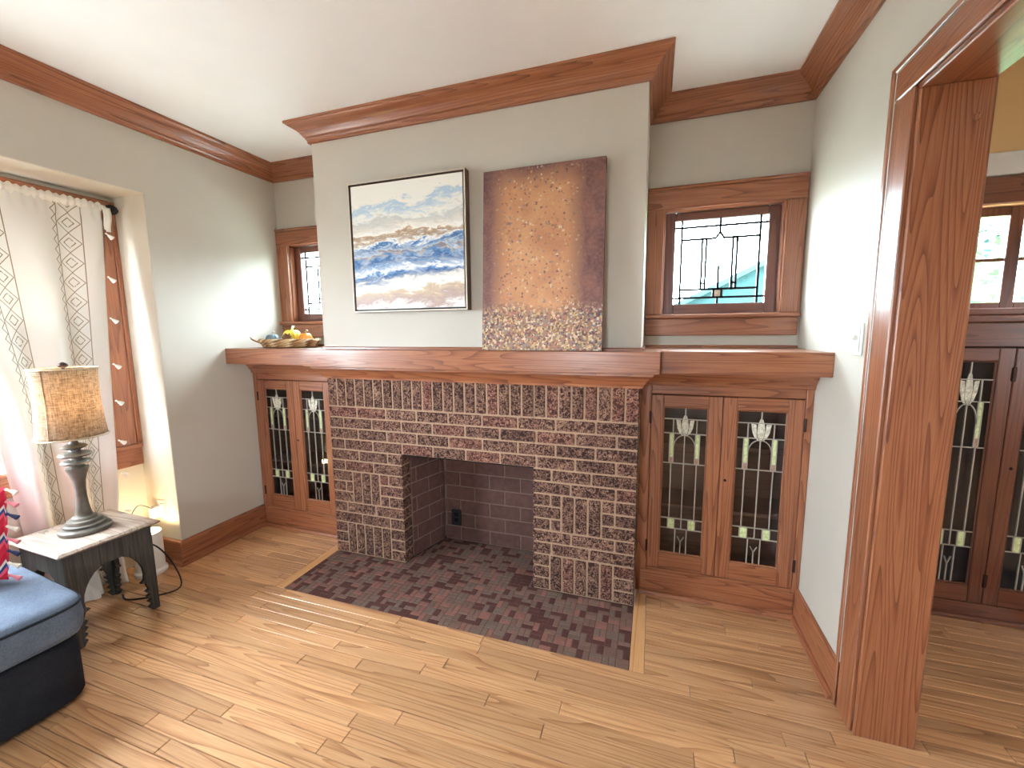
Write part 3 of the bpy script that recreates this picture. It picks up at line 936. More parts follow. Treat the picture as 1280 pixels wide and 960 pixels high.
MB().box(DX0 + .01 - 3.52, DX1 - .01 - 3.52, .0275, .0297, .05, 1.44).build('back_panel', SOOT_SHADE, bf)  # dark sheet close behind the glass, painted shade for a deep interior
# window over the buffet
r = struct(empty('window_5', (3.59, YD, 1.5)), 'dining room window with small square panes above the buffet', 'window')
def wpart(nm, mat, a, b, c, d, e_, f, ch=.003, par=None): return MB().cbox(a - 3.59, b - 3.59, c - YD, d - YD, e_ - 1.5, f - 1.5, ch).build(nm, mat, par or r)
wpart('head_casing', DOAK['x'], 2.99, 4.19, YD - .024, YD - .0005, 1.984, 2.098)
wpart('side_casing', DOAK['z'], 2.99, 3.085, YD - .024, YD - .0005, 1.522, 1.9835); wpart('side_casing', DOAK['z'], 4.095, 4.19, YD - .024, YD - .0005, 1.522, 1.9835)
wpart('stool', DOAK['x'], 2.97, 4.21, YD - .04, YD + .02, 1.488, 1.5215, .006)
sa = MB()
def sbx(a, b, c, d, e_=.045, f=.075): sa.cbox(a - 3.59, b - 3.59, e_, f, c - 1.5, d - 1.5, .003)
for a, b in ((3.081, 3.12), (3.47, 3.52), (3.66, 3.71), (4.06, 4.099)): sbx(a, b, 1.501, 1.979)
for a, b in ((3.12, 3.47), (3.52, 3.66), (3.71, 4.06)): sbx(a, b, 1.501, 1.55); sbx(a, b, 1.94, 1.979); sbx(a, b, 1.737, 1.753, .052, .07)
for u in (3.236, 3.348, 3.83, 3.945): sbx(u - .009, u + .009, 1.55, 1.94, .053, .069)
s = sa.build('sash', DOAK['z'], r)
for cols in ((3.12, 3.227, 3.245, 3.339, 3.357, 3.47), (3.52, 3.66), (3.71, 3.821, 3.839, 3.936, 3.954, 4.06)):
    for a, b in zip(cols[::2], cols[1::2]):
        for c, d in ((1.55, 1.737), (1.753, 1.94)): MB().box(a - 3.59, b - 3.59, .060, .063, c - 1.5, d - 1.5).build('glass_pane', GLASS, s)

# ------------------------------------------------------------------ light switch
sw = tag(empty('light_switch', (XR, -.235, 1.395)), 'white toggle switch plate on the right wall beside the casing', 'switch')
MB().cbox(-.006, -.0005, -.037, .037, -.060, .060, .003).build('plate', WHITE, sw)
MB().cbox(-.0085, -.0061, -.024, .024, -.046, .046, .001).build('insert', TRIMW, sw)
tg = MB().cbox(-.016, 0, -.005, .005, -.009, .009, .002).build('toggle', WHITE, sw, loc=(-.007, 0, .002)); tg.rotation_euler = (0, .5, 0)
for z in (.032, -.032): MB().lathe([(0, 0), (.003, 0), (.003, .001), (0, .001)], 8, caps=False).build('screw', LEAD, sw, loc=(-.0086, 0, z)).rotation_euler = (0, -H, 0)

# ------------------------------------------------------------------ pictures
def wave_painting():
    t = NT('abstract_sea_paint'); uv = t.new('ShaderNodeTexCoord').outputs['UV']
    sp = t.new('ShaderNodeSeparateXYZ', {0: uv})
    u, v = sp.outputs[0], sp.outputs[1]
    n1 = t.noise(t.scale(uv, (2.2, 4.2, 1)), 1.0, 4, .6, 1.0)
    n2 = t.noise(t.scale(uv, (6, 15, 1)), 1.0, 5, .65, 1.6)
    n3 = t.noise(t.scale(uv, (30, 46, 1)), 1.0, 3, .6, .8)
    vv = t.math('ADD', v, t.math('MULTIPLY', t.math('SUBTRACT', n1, .5), .26))
    vv = t.math('ADD', vv, t.math('MULTIPLY', t.math('SUBTRACT', n2, .5), .20))
    vv = t.math('ADD', vv, t.math('MULTIPLY', t.math('SUBTRACT', u, .5), -.06))
    wht, off, tan_, brn, lb, mb_, db, tp = [s2l(c) for c in ((244, 244, 240), (218, 214, 206), (200, 178, 150), (150, 118, 92), (170, 200, 224), (84, 136, 190), (40, 84, 140), (176, 152, 146))]
    base = t.ramp(vv, [(.0, wht), (.06, tp), (.13, tan_), (.17, wht), (.22, off), (.25, db), (.29, mb_), (.32, wht), (.35, mb_), (.38, db), (.42, mb_), (.45, brn), (.47, lb), (.49, db), (.52, mb_), (.54, wht), (.57, brn), (.60, tan_), (.615, wht), (.68, off), (.72, s2l((196, 200, 200))), (.76, wht), (.82, lb), (.86, wht), (1.0, wht)][:32])
    streak = t.ramp(n2, [(.42, (0, 0, 0, 1)), (.62, (1, 1, 1, 1))])
    low = t.ramp(v, [(.12, (0, 0, 0, 1)), (.25, (1, 1, 1, 1)), (.5, (1, 1, 1, 1)), (.62, (.1, .1, .1, 1)), (1, (.12, .12, .12, 1))])
    k = t.math('MULTIPLY', t.math('MULTIPLY', streak, low), .38)
    col = t.mix(k, base, wht)
    spk = t.math('MULTIPLY', t.ramp(n3, [(.66, (0, 0, 0, 1)), (.72, (1, 1, 1, 1))]), .35)
    col = t.mix(spk, col, s2l((120, 128, 128)))
    t.bump(n2, .25, .004)
    return t.out(col, .45, .4)


def gold_panel():
    """plain mottled stand-in: dusty plum ground, warm gold field, a speckled lower band"""
    t = NT('mottled_plum_and_gold'); uv = t.new('ShaderNodeTexCoord').outputs['UV']
    sp = t.new('ShaderNodeSeparateXYZ', {0: uv}); u, v = sp.outputs[0], sp.outputs[1]
    n1 = t.noise(t.scale(uv, (4, 6, 1)), 1, 3, .55, .6); n2 = t.noise(t.scale(uv, (40, 60, 1)), 1, 3, .6)
    plum = t.ramp(n1, [(.3, s2l((92, 62, 66))), (.55, s2l((118, 84, 80))), (.75, s2l((148, 100, 84)))])
    gold = t.ramp(n1, [(.3, s2l((186, 130, 96))), (.6, s2l((204, 152, 110))), (.8, s2l((214, 168, 126)))])
    d = t.math('ADD', t.math('ABSOLUTE', t.math('SUBTRACT', u, .46)), t.math('MULTIPLY', t.math('SUBTRACT', n1, .5), .22))
    mask = t.ramp(d, [(.24, (1, 1, 1, 1)), (.40, (0, 0, 0, 1))])
    top = t.ramp(v, [(.88, (1, 1, 1, 1)), (1.0, (0, 0, 0, 1))])
    col = t.mix(t.math('MULTIPLY', mask, top), plum, gold)
    vo = t.new('ShaderNodeTexVoronoi', {'Vector': t.scale(uv, (66, 98, 1)), 'Scale': 1.0})
    cells = t.ramp(t.new('ShaderNodeSeparateColor', {0: vo.outputs['Color']}).outputs[0],
                   [(0, s2l((86, 66, 74))), (.22, s2l((196, 170, 120))), (.4, s2l((140, 116, 92))), (.58, s2l((120, 124, 128))), (.72, s2l((170, 110, 100))), (.86, s2l((216, 200, 170))), (1, s2l((110, 96, 74)))], 'CONSTANT')
    vb = t.math('ADD', v, t.math('MULTIPLY', t.math('SUBTRACT', n1, .5), .18))
    band = t.ramp(vb, [(.20, (1, 1, 1, 1)), (.27, (0, 0, 0, 1))])
    sprinkle = t.math('MULTIPLY', t.ramp(t.new('ShaderNodeSeparateColor', {0: vo.outputs['Color']}).outputs[1], [(.86, (0, 0, 0, 1)), (.88, (1, 1, 1, 1))]), t.math('MULTIPLY', mask, .75))
    col = t.mix(t.math('MAXIMUM', t.math('MULTIPLY', band, .85), sprinkle), col, cells)
    col = t.mix(t.math('MULTIPLY', t.ramp(n2, [(.4, (0, 0, 0, 1)), (.7, (1, 1, 1, 1))]), .35), col, s2l((166, 124, 112)))
    return t.out(col, .6, .3)


FRAMEL = plain('pale_frame_edge', (206, 196, 180), 0.4)
FRAMED = plain('dark_frame_side', (92, 70, 58), 0.5)
CANV = plain('white_canvas', (225, 220, 210), 0.8)
x0, x1, z0, z1 = .252, .990, 1.552, 2.278
pc = tag(empty('framed_painting', ((x0 + x1) / 2, BY, z0)), 'square abstract sea painting in a thin float frame on the chimney breast', 'painting')
w, h = x1 - x0, z1 - z0
fr = MB(); b = .008; fy = -.052
for a, b_, c, d in ((-w / 2, -w / 2 + b, 0, h), (w / 2 - b, w / 2, 0, h), (-w / 2 + b, w / 2 - b, 0, b), (-w / 2 + b, w / 2 - b, h - b, h)):
    fr.box(a, b_, fy, -.001, c, d)
    fr.poly([(a, fy - .0004, c), (b_, fy - .0004, c), (b_, fy - .0004, d), (a, fy - .0004, d)], 1)
fr.build('frame', [FRAMED, FRAMEL], pc)
MB().box(-w / 2 + b, w / 2 - b, -.02, -.002, b, h - b).build('backing', BLACKP, pc)
g = b + .009
cv = MB().box(-w / 2 + g, w / 2 - g, -.046, -.021, g, h - g)
cv.poly([(-w / 2 + g, -.0464, g), (w / 2 - g, -.0464, g), (w / 2 - g, -.0464, h - g), (-w / 2 + g, -.0464, h - g)], 1, [(0, 0), (1, 0), (1, 1), (0, 1)])
cv.build('canvas', [CANV, wave_painting()], pc, recalc=False)

x0, x1, hh = 1.092, 1.710, .908
ca = empty('canvas_print', ((x0 + x1) / 2, -.072, MZ1 + .0025)); w = x1 - x0
tag(ca, 'unframed plum and gold canvas leaning on the mantel against the breast', 'painting')
lean = math.atan2(.058, hh)
ca.rotation_euler = (-lean, 0, 0)
GP = gold_panel()
cv = MB().box(-w / 2, w / 2, 0, .034, 0, hh)
cv.poly([(-w / 2, -.0004, 0), (w / 2, -.0004, 0), (w / 2, -.0004, hh), (-w / 2, -.0004, hh)], 1, [(0, 0), (1, 0), (1, 1), (0, 1)])
cv.build('canvas', [plain('plum_canvas_edge', (100, 66, 66), .7), GP], ca, recalc=False)

# ------------------------------------------------------------------ basket of gourds
def noise_mat(name, c0, c1, sc, rough=.6, coord='obj'):
    t = NT(name); return t.out(t.ramp(t.noise(t.pos(coord), sc, 4), [(.3, s2l(c0)), (.7, s2l(c1))]), rough)
WICK = [noise_mat('wicker_tan', (150, 108, 66), (206, 168, 118), 30), noise_mat('wicker_brown', (110, 72, 44), (160, 116, 74), 30), noise_mat('wicker_pale', (196, 170, 130), (226, 206, 172), 30)]
bk = tag(empty('wicker_basket', (-.50, .215, MZ1 + .0005)), 'shallow woven wicker basket tray of gourds on the mantel under left small window', 'basket')
RX, RY = .215, .15
n = 72
for k in range(9):
    pts = []
    for i in range(n + 1):
        a = 2 * math.pi * i / n
        tw = a * 11 + k * 2.1
        zz = .0155 + (k // 3) * .016 + .007 * math.sin(tw)
        rr = 1 - .06 * (2 - k // 3) + .035 * math.cos(tw)
        pts.append((RX * rr * math.cos(a), RY * rr * math.sin(a), zz))
    MB().tube(pts, .0075, 6, caps=False).build('wicker_strand', WICK[k % 3], bk, smooth=True)
MB().lathe([(0.0, .0), (.9, .0), (.95, .004), (.9, .008), (0, .008)], 40, caps=False).build('basket_floor', WICK[1], bk).scale = (RX, RY, 1)
MB().tube([(-.20, -.06, .03), (-.235, -.075, .045), (-.262, -.08, .058), (-.285, -.07, .07)], [.006, .006, .005, .003], 6).build('loose_twig', WICK[1], bk, smooth=True)


def gourd(name, label, loc, r, hgt, c0, c1, ribs, stem, cat, tilt=0.0):
    e_ = tag(empty(name, loc), label, cat, 'gourds in the wicker basket')
    e_.rotation_euler = (tilt, 0, 0)
    nu, nv = 64, 20
    def f(u, v):
        a = 2 * math.pi * u; th = math.pi * v
        rr = r * math.sin(th) ** .85 * (1 - .07 * (abs(math.cos(a * ribs / 2)) ** .5 * -1 + 1) * 1.6)
        zz = hgt * (.5 - .5 * math.cos(th)) - .25 * hgt * math.exp(-((math.pi - th) / .35) ** 2) * 0.6
        return (rr * math.cos(a), rr * math.sin(a), zz)
    MB().grid(f, nu, nv).build('rind', noise_mat(name + '_rind', c0, c1, 22, .4), e_, smooth=True)
    MB().tube([(0, 0, hgt * .82), (.004, 0, hgt * 1.0), (.012, .004, hgt * 1.16)], [.012, .008, .010], 8).build('stem', noise_mat(name + '_stem', *stem, 40), e_, smooth=True)
    return e_


gz = MZ1 + .0095
gourd('yellow_gourd', 'round bright yellow gourd in the middle of the wicker basket', (-.485, .225, gz), .062, .120, (232, 196, 40), (250, 226, 96), 10, ((226, 216, 180), (240, 232, 206)), 'gourd')
gourd('white_pumpkin', 'small white pumpkin behind the yellow gourd in the basket', (-.58, .278, gz), .044, .09, (226, 220, 200), (244, 240, 228), 9, ((200, 190, 150), (220, 212, 180)), 'pumpkin')
gourd('orange_gourd', 'small orange gourd in the basket next to the chimney breast', (-.375, .235, gz), .045, .095, (222, 130, 34), (244, 176, 84), 10, ((150, 130, 80), (180, 160, 110)), 'gourd')
gourd('blue_grey_gourd', 'ribbed blue grey gourd at the wall side of the basket', (-.59, .155, gz), .046, .088, (70, 88, 100), (126, 144, 152), 8, ((190, 184, 170), (214, 208, 196)), 'gourd')
pcn = tag(empty('pine_cone', (-.432, .128, gz)), 'brown pine cone between the yellow and orange gourds', 'pine cone')
for k in range(46):
    zz = .006 + k * .0015; a = k * 2.39996; rr = .026 * math.sin(math.pi * min(.97, (k + 6) / 54)) + .004
    s_ = MB().loft([[(0, -.006, 0), (0, .006, 0), (0, .006, .002), (0, -.006, .002)], [(.014, -.008, .006), (.014, .008, .006), (.015, .008, .009), (.015, -.008, .009)], [(.019, -.003, .011), (.019, .003, .011), (.019, .003, .012), (.019, -.003, .012)]])
    if k == 0:
        pm = s_.mesh('cone_scale', noise_mat('cone_brown', (70, 44, 28), (150, 110, 74), 60))
    o_ = bpy.data.objects.new('cone_scale', pm); COL.objects.link(o_); o_.parent = pcn
    o_.location = (math.cos(a) * rr * .6, math.sin(a) * rr * .6, zz); o_.rotation_euler = (0, -.3, a)

# ------------------------------------------------------------------ curtain
def curtain_mat():
    t = NT('embroidered_cotton'); uv = t.new('ShaderNodeTexCoord').outputs['UV']
    sp = t.new('ShaderNodeSeparateXYZ', {0: uv}); u, v = sp.outputs[0], sp.outputs[1]
    m_ = lambda *a, **k: t.math(*a, **k)
    # u in metres of cloth, v in metres above the floor ; bands repeat across the cloth
    ub = m_('SUBTRACT', m_('MODULO', m_('ADD', u, .02), .36), .18)      # distance to band centre
    au = m_('ABSOLUTE', ub)
    inband = m_('LESS_THAN', au, .052)
    P_ = .105
    vm = m_('ABSOLUTE', m_('SUBTRACT', m_('MODULO', v, P_), P_ / 2))
    dd = m_('ADD', au, m_('MULTIPLY', vm, 1.0))
    def ring(c, w): return m_('LESS_THAN', m_('ABSOLUTE', m_('SUBTRACT', dd, c)), w)
    lines = m_('MAXIMUM', ring(.052, .0028), m_('MULTIPLY', ring(.026, .0032), m_('GREATER_THAN', t.noise(t.scale(uv, (110, 110, 1)), 1, 1), .40)))
    edge = m_('LESS_THAN', m_('ABSOLUTE', m_('SUBTRACT', au, .056)), .0024)
    # zigzag beside each band
    zz = m_('ADD', .060, m_('MULTIPLY', m_('PINGPONG', v, .026), .9))
    zig = m_('LESS_THAN', m_('ABSOLUTE', m_('SUBTRACT', ub, zz)), .0026)
    pat = m_('MAXIMUM', m_('MAXIMUM', m_('MULTIPLY', lines, inband), edge), zig)
    wv = t.noise(t.scale(uv, (500, 500, 1)), 1, 2)
    cloth = t.ramp(wv, [(.3, s2l((226, 224, 216))), (.7, s2l((244, 242, 236)))])
    col = t.mix(pat, cloth, s2l((146, 130, 106)))
    t.set(t.b.inputs['Base Color'], col); t.b.inputs['Roughness'].default_value = .9
    tl = t.new('ShaderNodeBsdfTranslucent'); t.l.new(col, tl.inputs[0])
    mx = t.new('ShaderNodeMixShader', {0: .06}); t.l.new(t.b.outputs[0], mx.inputs[1]); t.l.new(tl.outputs[0], mx.inputs[2])
    t.l.new(mx.outputs[0], t.n['Material Output'].inputs[0])
    return t.m


CURT = curtain_mat()
CLOTHW = plain('white_cotton', (238, 236, 228), .9)
XCU = -1.002
cu = tag(empty('curtain', (XCU, -.8, 0)), 'white cotton curtain with embroidered diamond bands hanging in the alcove', 'curtain')
def lerp(a, b, t_): return a + (b - a) * t_
def cfun(u, v):
    z = lerp(.012, 2.145, v)
    yr = lerp(-.665, -.535, v); yl = lerp(-.97, -1.06, min(1, v / .5)) if v < .5 else lerp(-1.06, -1.22, (v - .5) / .5)
    y_ = lerp(yr, yl, u)
    amp = lerp(.034, .020, v)
    g = math.sin(u * 5.0 * math.pi + 1.0 + .5 * math.sin(v * 4))
    x_ = amp * g + .006 * math.sin(u * 23 + v * 7)
    if z > 2.08: x_ = x_ * .6 + .004 * math.sin(u * 95)
    if z < .25:
        k = (1 - z / .25); x_ += .06 * k * k + .02 * k * math.sin(u * 17)
    return (XCU + x_ - XCU, y_ + .8, z)
cl = MB().grid(cfun, 90, 70, uv=True)
for k, uvs in cl.uv.items(): cl.uv[k] = [(a * .80, b * 2.17) for a, b in uvs]
o = cl.build('cloth', CURT, cu, smooth=True, recalc=False)
so = o.modifiers.new('thickness', 'SOLIDIFY'); so.thickness = .0015
# rod pocket header
def hfun(u, v):
    a = 2 * math.pi * v
    y_ = lerp(-.535, -1.22, u)
    r_ = .017 + .0035 * math.sin(u * 150) + .002 * math.sin(u * 61 + 2)
    return (r_ * math.cos(a), y_ + .8, 2.138 + r_ * 1.35 * math.sin(a))
MB().grid(hfun, 110, 14).build('rod_pocket', CLOTHW, cu, smooth=True)
rib = []
for i in range(12):
    t_ = i / 11; rib.append((.016 + .01 * math.sin(t_ * 5), .8 - .527 + .012 * t_, 2.15 - .13 * t_))
def ribf(u, v):
    p = rib[min(11, int(v * 11))]
    return (p[0], p[1] - .012 + .024 * u, p[2])
for s_ in (0, .012):
    o = MB().grid(lambda u, v, s_=s_: (ribf(u, v)[0] + s_, ribf(u, v)[1] + s_ * (1 - v), ribf(u, v)[2] * 1.0 - s_), 2, 11).build('tie_ribbon', CLOTHW, cu, smooth=True)
    o.modifiers.new('thickness', 'SOLIDIFY').thickness = .001
for z in (2.00, 1.76, 1.53, 1.27, 1.06, .83, .64, .42):
    v = (z - .012) / 2.153; p = cfun(0, v)
    tm = MB(); tm.lathe([(0, 0), (.004, -.001), (.005, -.006), (.003, -.010), (.008, -.022), (.013, -.040), (.0, -.040)], 10, caps=False)
    o = tm.build('tassel', CLOTHW, cu, smooth=True, loc=(p[0] + .003, p[1] + .012, z)); o.rotation_euler = (.9, .0, 0)
rod = tag(empty('curtain_rod', (XCU, -.8, 2.138)), 'black curtain rod with a ribbed finial across the alcove window', 'curtain rod')
MB().tube([(0, -1.0, 0), (0, .285, 0)], .0085, 12).build('rod', BLACKM, rod, smooth=True)
fp_ = []
for i in range(15):
    t_ = i / 14; fp_.append((.010 + .016 * math.sin(math.pi * t_) ** .7 + .002 * math.cos(i * math.pi), t_ * .062))
fo = MB().lathe([(0, 0)] + fp_ + [(0, .064)], 20, caps=False).build('finial', BLACKM, rod, smooth=True, loc=(0, .285, 0)); fo.rotation_euler = (-H, 0, 0)
MB().cbox(-.066, 0.004, .19, .20, -.012, .012, .002).build('bracket', BLACKM, rod)

# ------------------------------------------------------------------ side table
tcx, tcy = -.687, -.924
TZ = .478
st = tag(empty('side_table', (tcx, tcy, 0), 0), 'small weathered wood side table with scalloped legs beside the curtain', 'table')
# local axes: corners measured in the room (far-left, near-left, near-right, far-right)
ang = math.radians(-2)
st.rotation_euler = (0, 0, ang)
TW, TD = .43, .40
for i in range(4):
    a, b = -TD / 2 + i * TD / 4, -TD / 2 + (i + 1) * TD / 4
    MB().cbox(-TW / 2 + .03, TW / 2 - .03, a + (.03 if i == 0 else .0004), b - (.03 if i == 3 else .0004), TZ - .02, TZ, .001).build('top_plank', TABLET, st)
fr = MB()
for sx in (0, 1):
    def prof_pt(d, z): return d, z
ring = lambda d, z: [(-TW / 2 + d, -TD / 2 + d, z), (TW / 2 - d, -TD / 2 + d, z), (TW / 2 - d, TD / 2 - d, z), (-TW / 2 + d, TD / 2 - d, z)]
fr.loft([ring(.0305, TZ - .02), ring(.010, TZ - .02), ring(.0, TZ - .012), ring(.0, TZ - .008), ring(.012, TZ), ring(.0295, TZ), ring(.0305, TZ - .02)], caps=False)
fr.build('top_border', TABLET, st)
IN = .03
def leg_profile(L):
    """half of a scalloped side board: outer edge straight, inner edge cut in cusps; p = distance from outer edge"""
    pts = [(0, 0), (.030, 0)]
    for k in range(4):          # saw-tooth cusps
        pts += [(.046 + .003 * k, .026 + .030 * k), (.027 + .004 * k, .032 + .030 * k)]
    pts += [(.050, .160), (.070, .168), (.054, .180), (.050, .21), (.054, .245), (.064, .275), (.080, .305), (.100, .330), (.135, .352)]
    return pts
zt = TZ - .0205
for sx in (-1, 1):
    for sy in (-1, 1):
        g_ = empty('leg') if False else None
        mb = MB()
        pr = leg_profile(TW - 2 * IN) + [(.135, zt), (0, zt)]
        # board along x
        mb.prism(pr, lambda p, q, a, sx=sx, sy=sy: (sx * (TW / 2 - IN - p), sy * (TD / 2 - IN - a), q), 0, .02)
        mb.prism([(max(p, .0205) if q < zt - .001 or p > .1 else .0205, q) for p, q in pr], lambda p, q, a, sx=sx, sy=sy: (sx * (TW / 2 - IN - a), sy * (TD / 2 - IN - p), q), 0, .02)
        mb.build('leg', TABLEL, st)
for sy in (-1, 1):
    MB().box(-TW / 2 + IN + .136, TW / 2 - IN - .136, sy * (TD / 2 - IN - .009) - .009, sy * (TD / 2 - IN - .009) + .009, .352, zt).build('apron', TABLEL, st)
for sx in (-1, 1):
    MB().box(sx * (TW / 2 - IN - .009) - .009, sx * (TW / 2 - IN - .009) + .009, -TD / 2 + IN + .136, TD / 2 - IN - .136, .352, zt).build('apron', TABLEL, st)

# ------------------------------------------------------------------ table lamp
LAMPB = noise_mat('grey_painted_wood', (74, 70, 62), (108, 103, 93), 18, .45)
def shade_mat():
    t = NT('linen_shade'); p = t.pos('obj', False)
    a = t.noise(t.scale(p, (220, 220, 30)), 1, 2); b = t.noise(t.scale(p, (40, 40, 260)), 1, 2)
    col = t.ramp(t.math('ADD', t.math('MULTIPLY', a, .5), t.math('MULTIPLY', b, .5)), [(.36, s2l((128, 108, 86))), (.62, s2l((192, 172, 146)))])
    t.set(t.b.inputs['Base Color'], col); t.b.inputs['Roughness'].default_value = .9
    tl = t.new('ShaderNodeBsdfTranslucent'); t.l.new(col, tl.inputs[0])
    mx = t.new('ShaderNodeMixShader', {0: .5}); t.l.new(t.b.outputs[0], mx.inputs[1]); t.l.new(tl.outputs[0], mx.inputs[2])
    t.l.new(mx.outputs[0], t.n['Material Output'].inputs[0])
    return t.m
SHADE = shade_mat()
LX, LY, LZ = -.690, -.925, TZ + .0005
la = tag(empty('table_lamp', (LX, LY, LZ)), 'lit table lamp with tan linen shade and turned grey base on side table', 'lamp')
prof = [(0, 0), (.094, 0), (.098, .006), (.098, .016), (.090, .022), (.078, .024), (.080, .034), (.068, .038), (.064, .050), (.050, .053), (.046, .062), (.036, .066), (.032, .072), (.029, .085),
        (.024, .115), (.021, .15), (.021, .18), (.024, .215), (.032, .245), (.041, .268), (.043, .276), (.030, .280), (.022, .284), (.048, .292), (.056, .299), (.050, .305), (.022, .311),
        (.020, .316), (.054, .324), (.062, .331), (.054, .338), (.022, .346), (.020, .352), (.040, .358), (.048, .365), (.040, .371), (.018, .378), (.014, .386), (.013, .398), (.050, .402), (.052, .406), (.012, .409), (.010, .46), (0, .46)]
MB().lathe([(r_, z_ * 1.16) for r_, z_ in prof], 96, caps=False).build('base', LAMPB, la)
S0, S1 = .475, .800
pf = []
for i in range(17):
    t_ = i / 16
    pf.append((lerp(.126, .118, t_) - .007 * math.sin(math.pi * t_), lerp(S0, S1, t_)))
so_ = MB().lathe(pf, 48, caps=False).build('shade', SHADE, la, smooth=True, recalc=True)
so_.modifiers.new('thickness', 'SOLIDIFY').thickness = .0015
for zz, rr in ((S0, .126), (S1, .118)):
    MB().tube([((rr + .001) * math.cos(2 * math.pi * k / 48), (rr + .001) * math.sin(2 * math.pi * k / 48), zz) for k in range(49)], .004, 6, caps=False).build('shade_trim', noise_mat('shade_trim_tape', (170, 150, 120), (200, 180, 150), 30), so_, smooth=True)
a0 = math.radians(-62)
MB().tube([((r_ + .001) * math.cos(a0), (r_ + .001) * math.sin(a0), z_) for r_, z_ in pf], .002, 5).build('shade_seam', noise_mat('shade_seam_tape', (120, 90, 60), (140, 106, 74), 30), so_)
hp = MB()
for k in range(3):
    a = 2 * math.pi * k / 3
    hp.tube([(0, 0, S1-.01), ((.116) * math.cos(a), (.116) * math.sin(a), S1-.003)], .002, 5)
hp.tube([(0, 0, .44), (.045, 0, .53), (.05, 0, .66), (.02, 0, S1-.03), (0, 0, S1-.007)], .002, 5); hp.tube([(0, 0, .44), (-.045, 0, .53), (-.05, 0, .60), (-.02, 0, S1-.03), (0, 0, S1-.007)], .002, 5)
hp.build('harp', BLACKM, la)
MB().lathe([(r_, z_ + S1 - .745) for r_, z_ in ((0, .738), (.006, .738), (.006, .748), (.016, .752), (.019, .760), (.014, .768), (.005, .774), (0, .775))], 20, caps=False).build('finial', BRONZE, la, smooth=True)
tb = NT('lamp_bulb_glow'); tb.b.inputs['Emission Color'].default_value = (1, .72, .42, 1); tb.b.inputs['Emission Strength'].default_value = 30
MB().lathe([(r_, z_ + .07) for r_, z_ in ((0, .46), (.014, .465), (.018, .49), (.030, .525), (.032, .545), (.024, .57), (0, .582))], 20, caps=False).build('bulb', tb.m, la, smooth=True)
pl = bpy.data.lights.new('lamp_light', 'POINT'); pl.energy = 6; pl.color = (1, .86, .68); pl.shadow_soft_size = .04
po = bpy.data.objects.new('lamp_light', pl); COL.objects.link(po); po.parent = la; po.location = (0, 0, .66)

# ------------------------------------------------------------------ outlet, plug, uplight can, cords
ol = tag(empty('wall_outlet', (-.955, YA0 - .004, .345)), 'white outlet with a bulky white plug adapter on the alcove reveal', 'outlet')
MB().cbox(-.037, .037, -.006, -.0005, -.058, .058, .003).build('plate', WHITE, ol)
MB().cbox(-.058, -.006, -.045, -.0062, -.052, .020, .006).build('plug_adapter', WHITE, ol)
MB().cbox(.002, .034, -.018, -.0062, -.030, .040, .004).build('second_plug', WHITE, ol)
up = tag(empty('uplight_can', (-.905, -.555, 0)), 'white cylinder floor uplight shining beside the outlet behind side table', 'lamp')
MB().lathe([(.064, .0), (.076, .0), (.080, .004), (.080, .022), (.072, .030), (.070, .036), (.070, .255), (.066, .255), (.066, .04), (0, .04)], 36, caps=False).build('can', WHITE, up, smooth=False)
te = NT('uplight_bulb_glow'); te.b.inputs['Emission Color'].default_value = (1, .80, .52, 1); te.b.inputs['Emission Strength'].default_value = 12
MB().lathe([(0, .10), (.03, .11), (.045, .16), (.045, .20), (.03, .225), (0, .23)], 20, caps=False).build('bulb', te.m, up, smooth=True)
pl = bpy.data.lights.new('uplight_light', 'POINT'); pl.energy = 2.0; pl.color = (1, .70, .36); pl.shadow_soft_size = .03
po = bpy.data.objects.new('uplight_light', pl); COL.objects.link(po); po.parent = up; po.location = (0, 0, .243)
def cord(name, label, pts, mat, r=.0035):
    # smooth the polyline
    P = [Vector(p) for p in pts]; out = []
    for i in range(len(P) - 1):
        p0, p1, p2, p3 = P[max(i - 1, 0)], P[i], P[i + 1], P[min(i + 2, len(P) - 1)]
        for k in range(8):
            t_ = k / 8
            out.append(.5 * ((2 * p1) + (p2 - p0) * t_ + (2 * p0 - 5 * p1 + 4 * p2 - p3) * t_ ** 2 + (3 * p1 - p0 - 3 * p2 + p3) * t_ ** 3))
    out.append(P[-1])
    base = Vector((P[-1].x, P[-1].y, 0))
    o = MB().tube([p - base for p in out], r, 8).build(name, mat, None, smooth=True, loc=tuple(base))
    return tag(o, label, 'cord')
cord('power_cord', 'black power cord looping over the floor under the side table', [(-.80, -.70, .30), (-.72, -.62, .23), (-.62, -.60, .12), (-.55, -.62, .02), (-.60, -.70, .004), (-.72, -.78, .004), (-.80, -.76, .004)], BLACKP, .004)
cord('lamp_cord', 'thin dark cord running from the tabletop to the wall outlet', [(-.978, -.476, .36), (-.94, -.53, .405), (-.88, -.60, .44), (-.83, -.66, .42)], BLACKP, .0025)
def cfold(u, v):
    a = 2 * math.pi * u; r_ = math.sin(math.pi * v * .5)
    k = 1 + .18 * math.sin(3 * a + 1) + .10 * math.sin(7 * a)
    return (.085 * r_ * k * math.cos(a), .065 * r_ * k * math.sin(a), .085 * (1 - v ** 1.6) + .012 * math.sin(5 * a + 6 * v) * (v * (1 - v) * 4) + .003)
fb = MB().grid(cfold, 60, 18).build('pooled_hem', CLOTHW, cu, smooth=True, loc=(-.99 - XCU, -.035, 0))

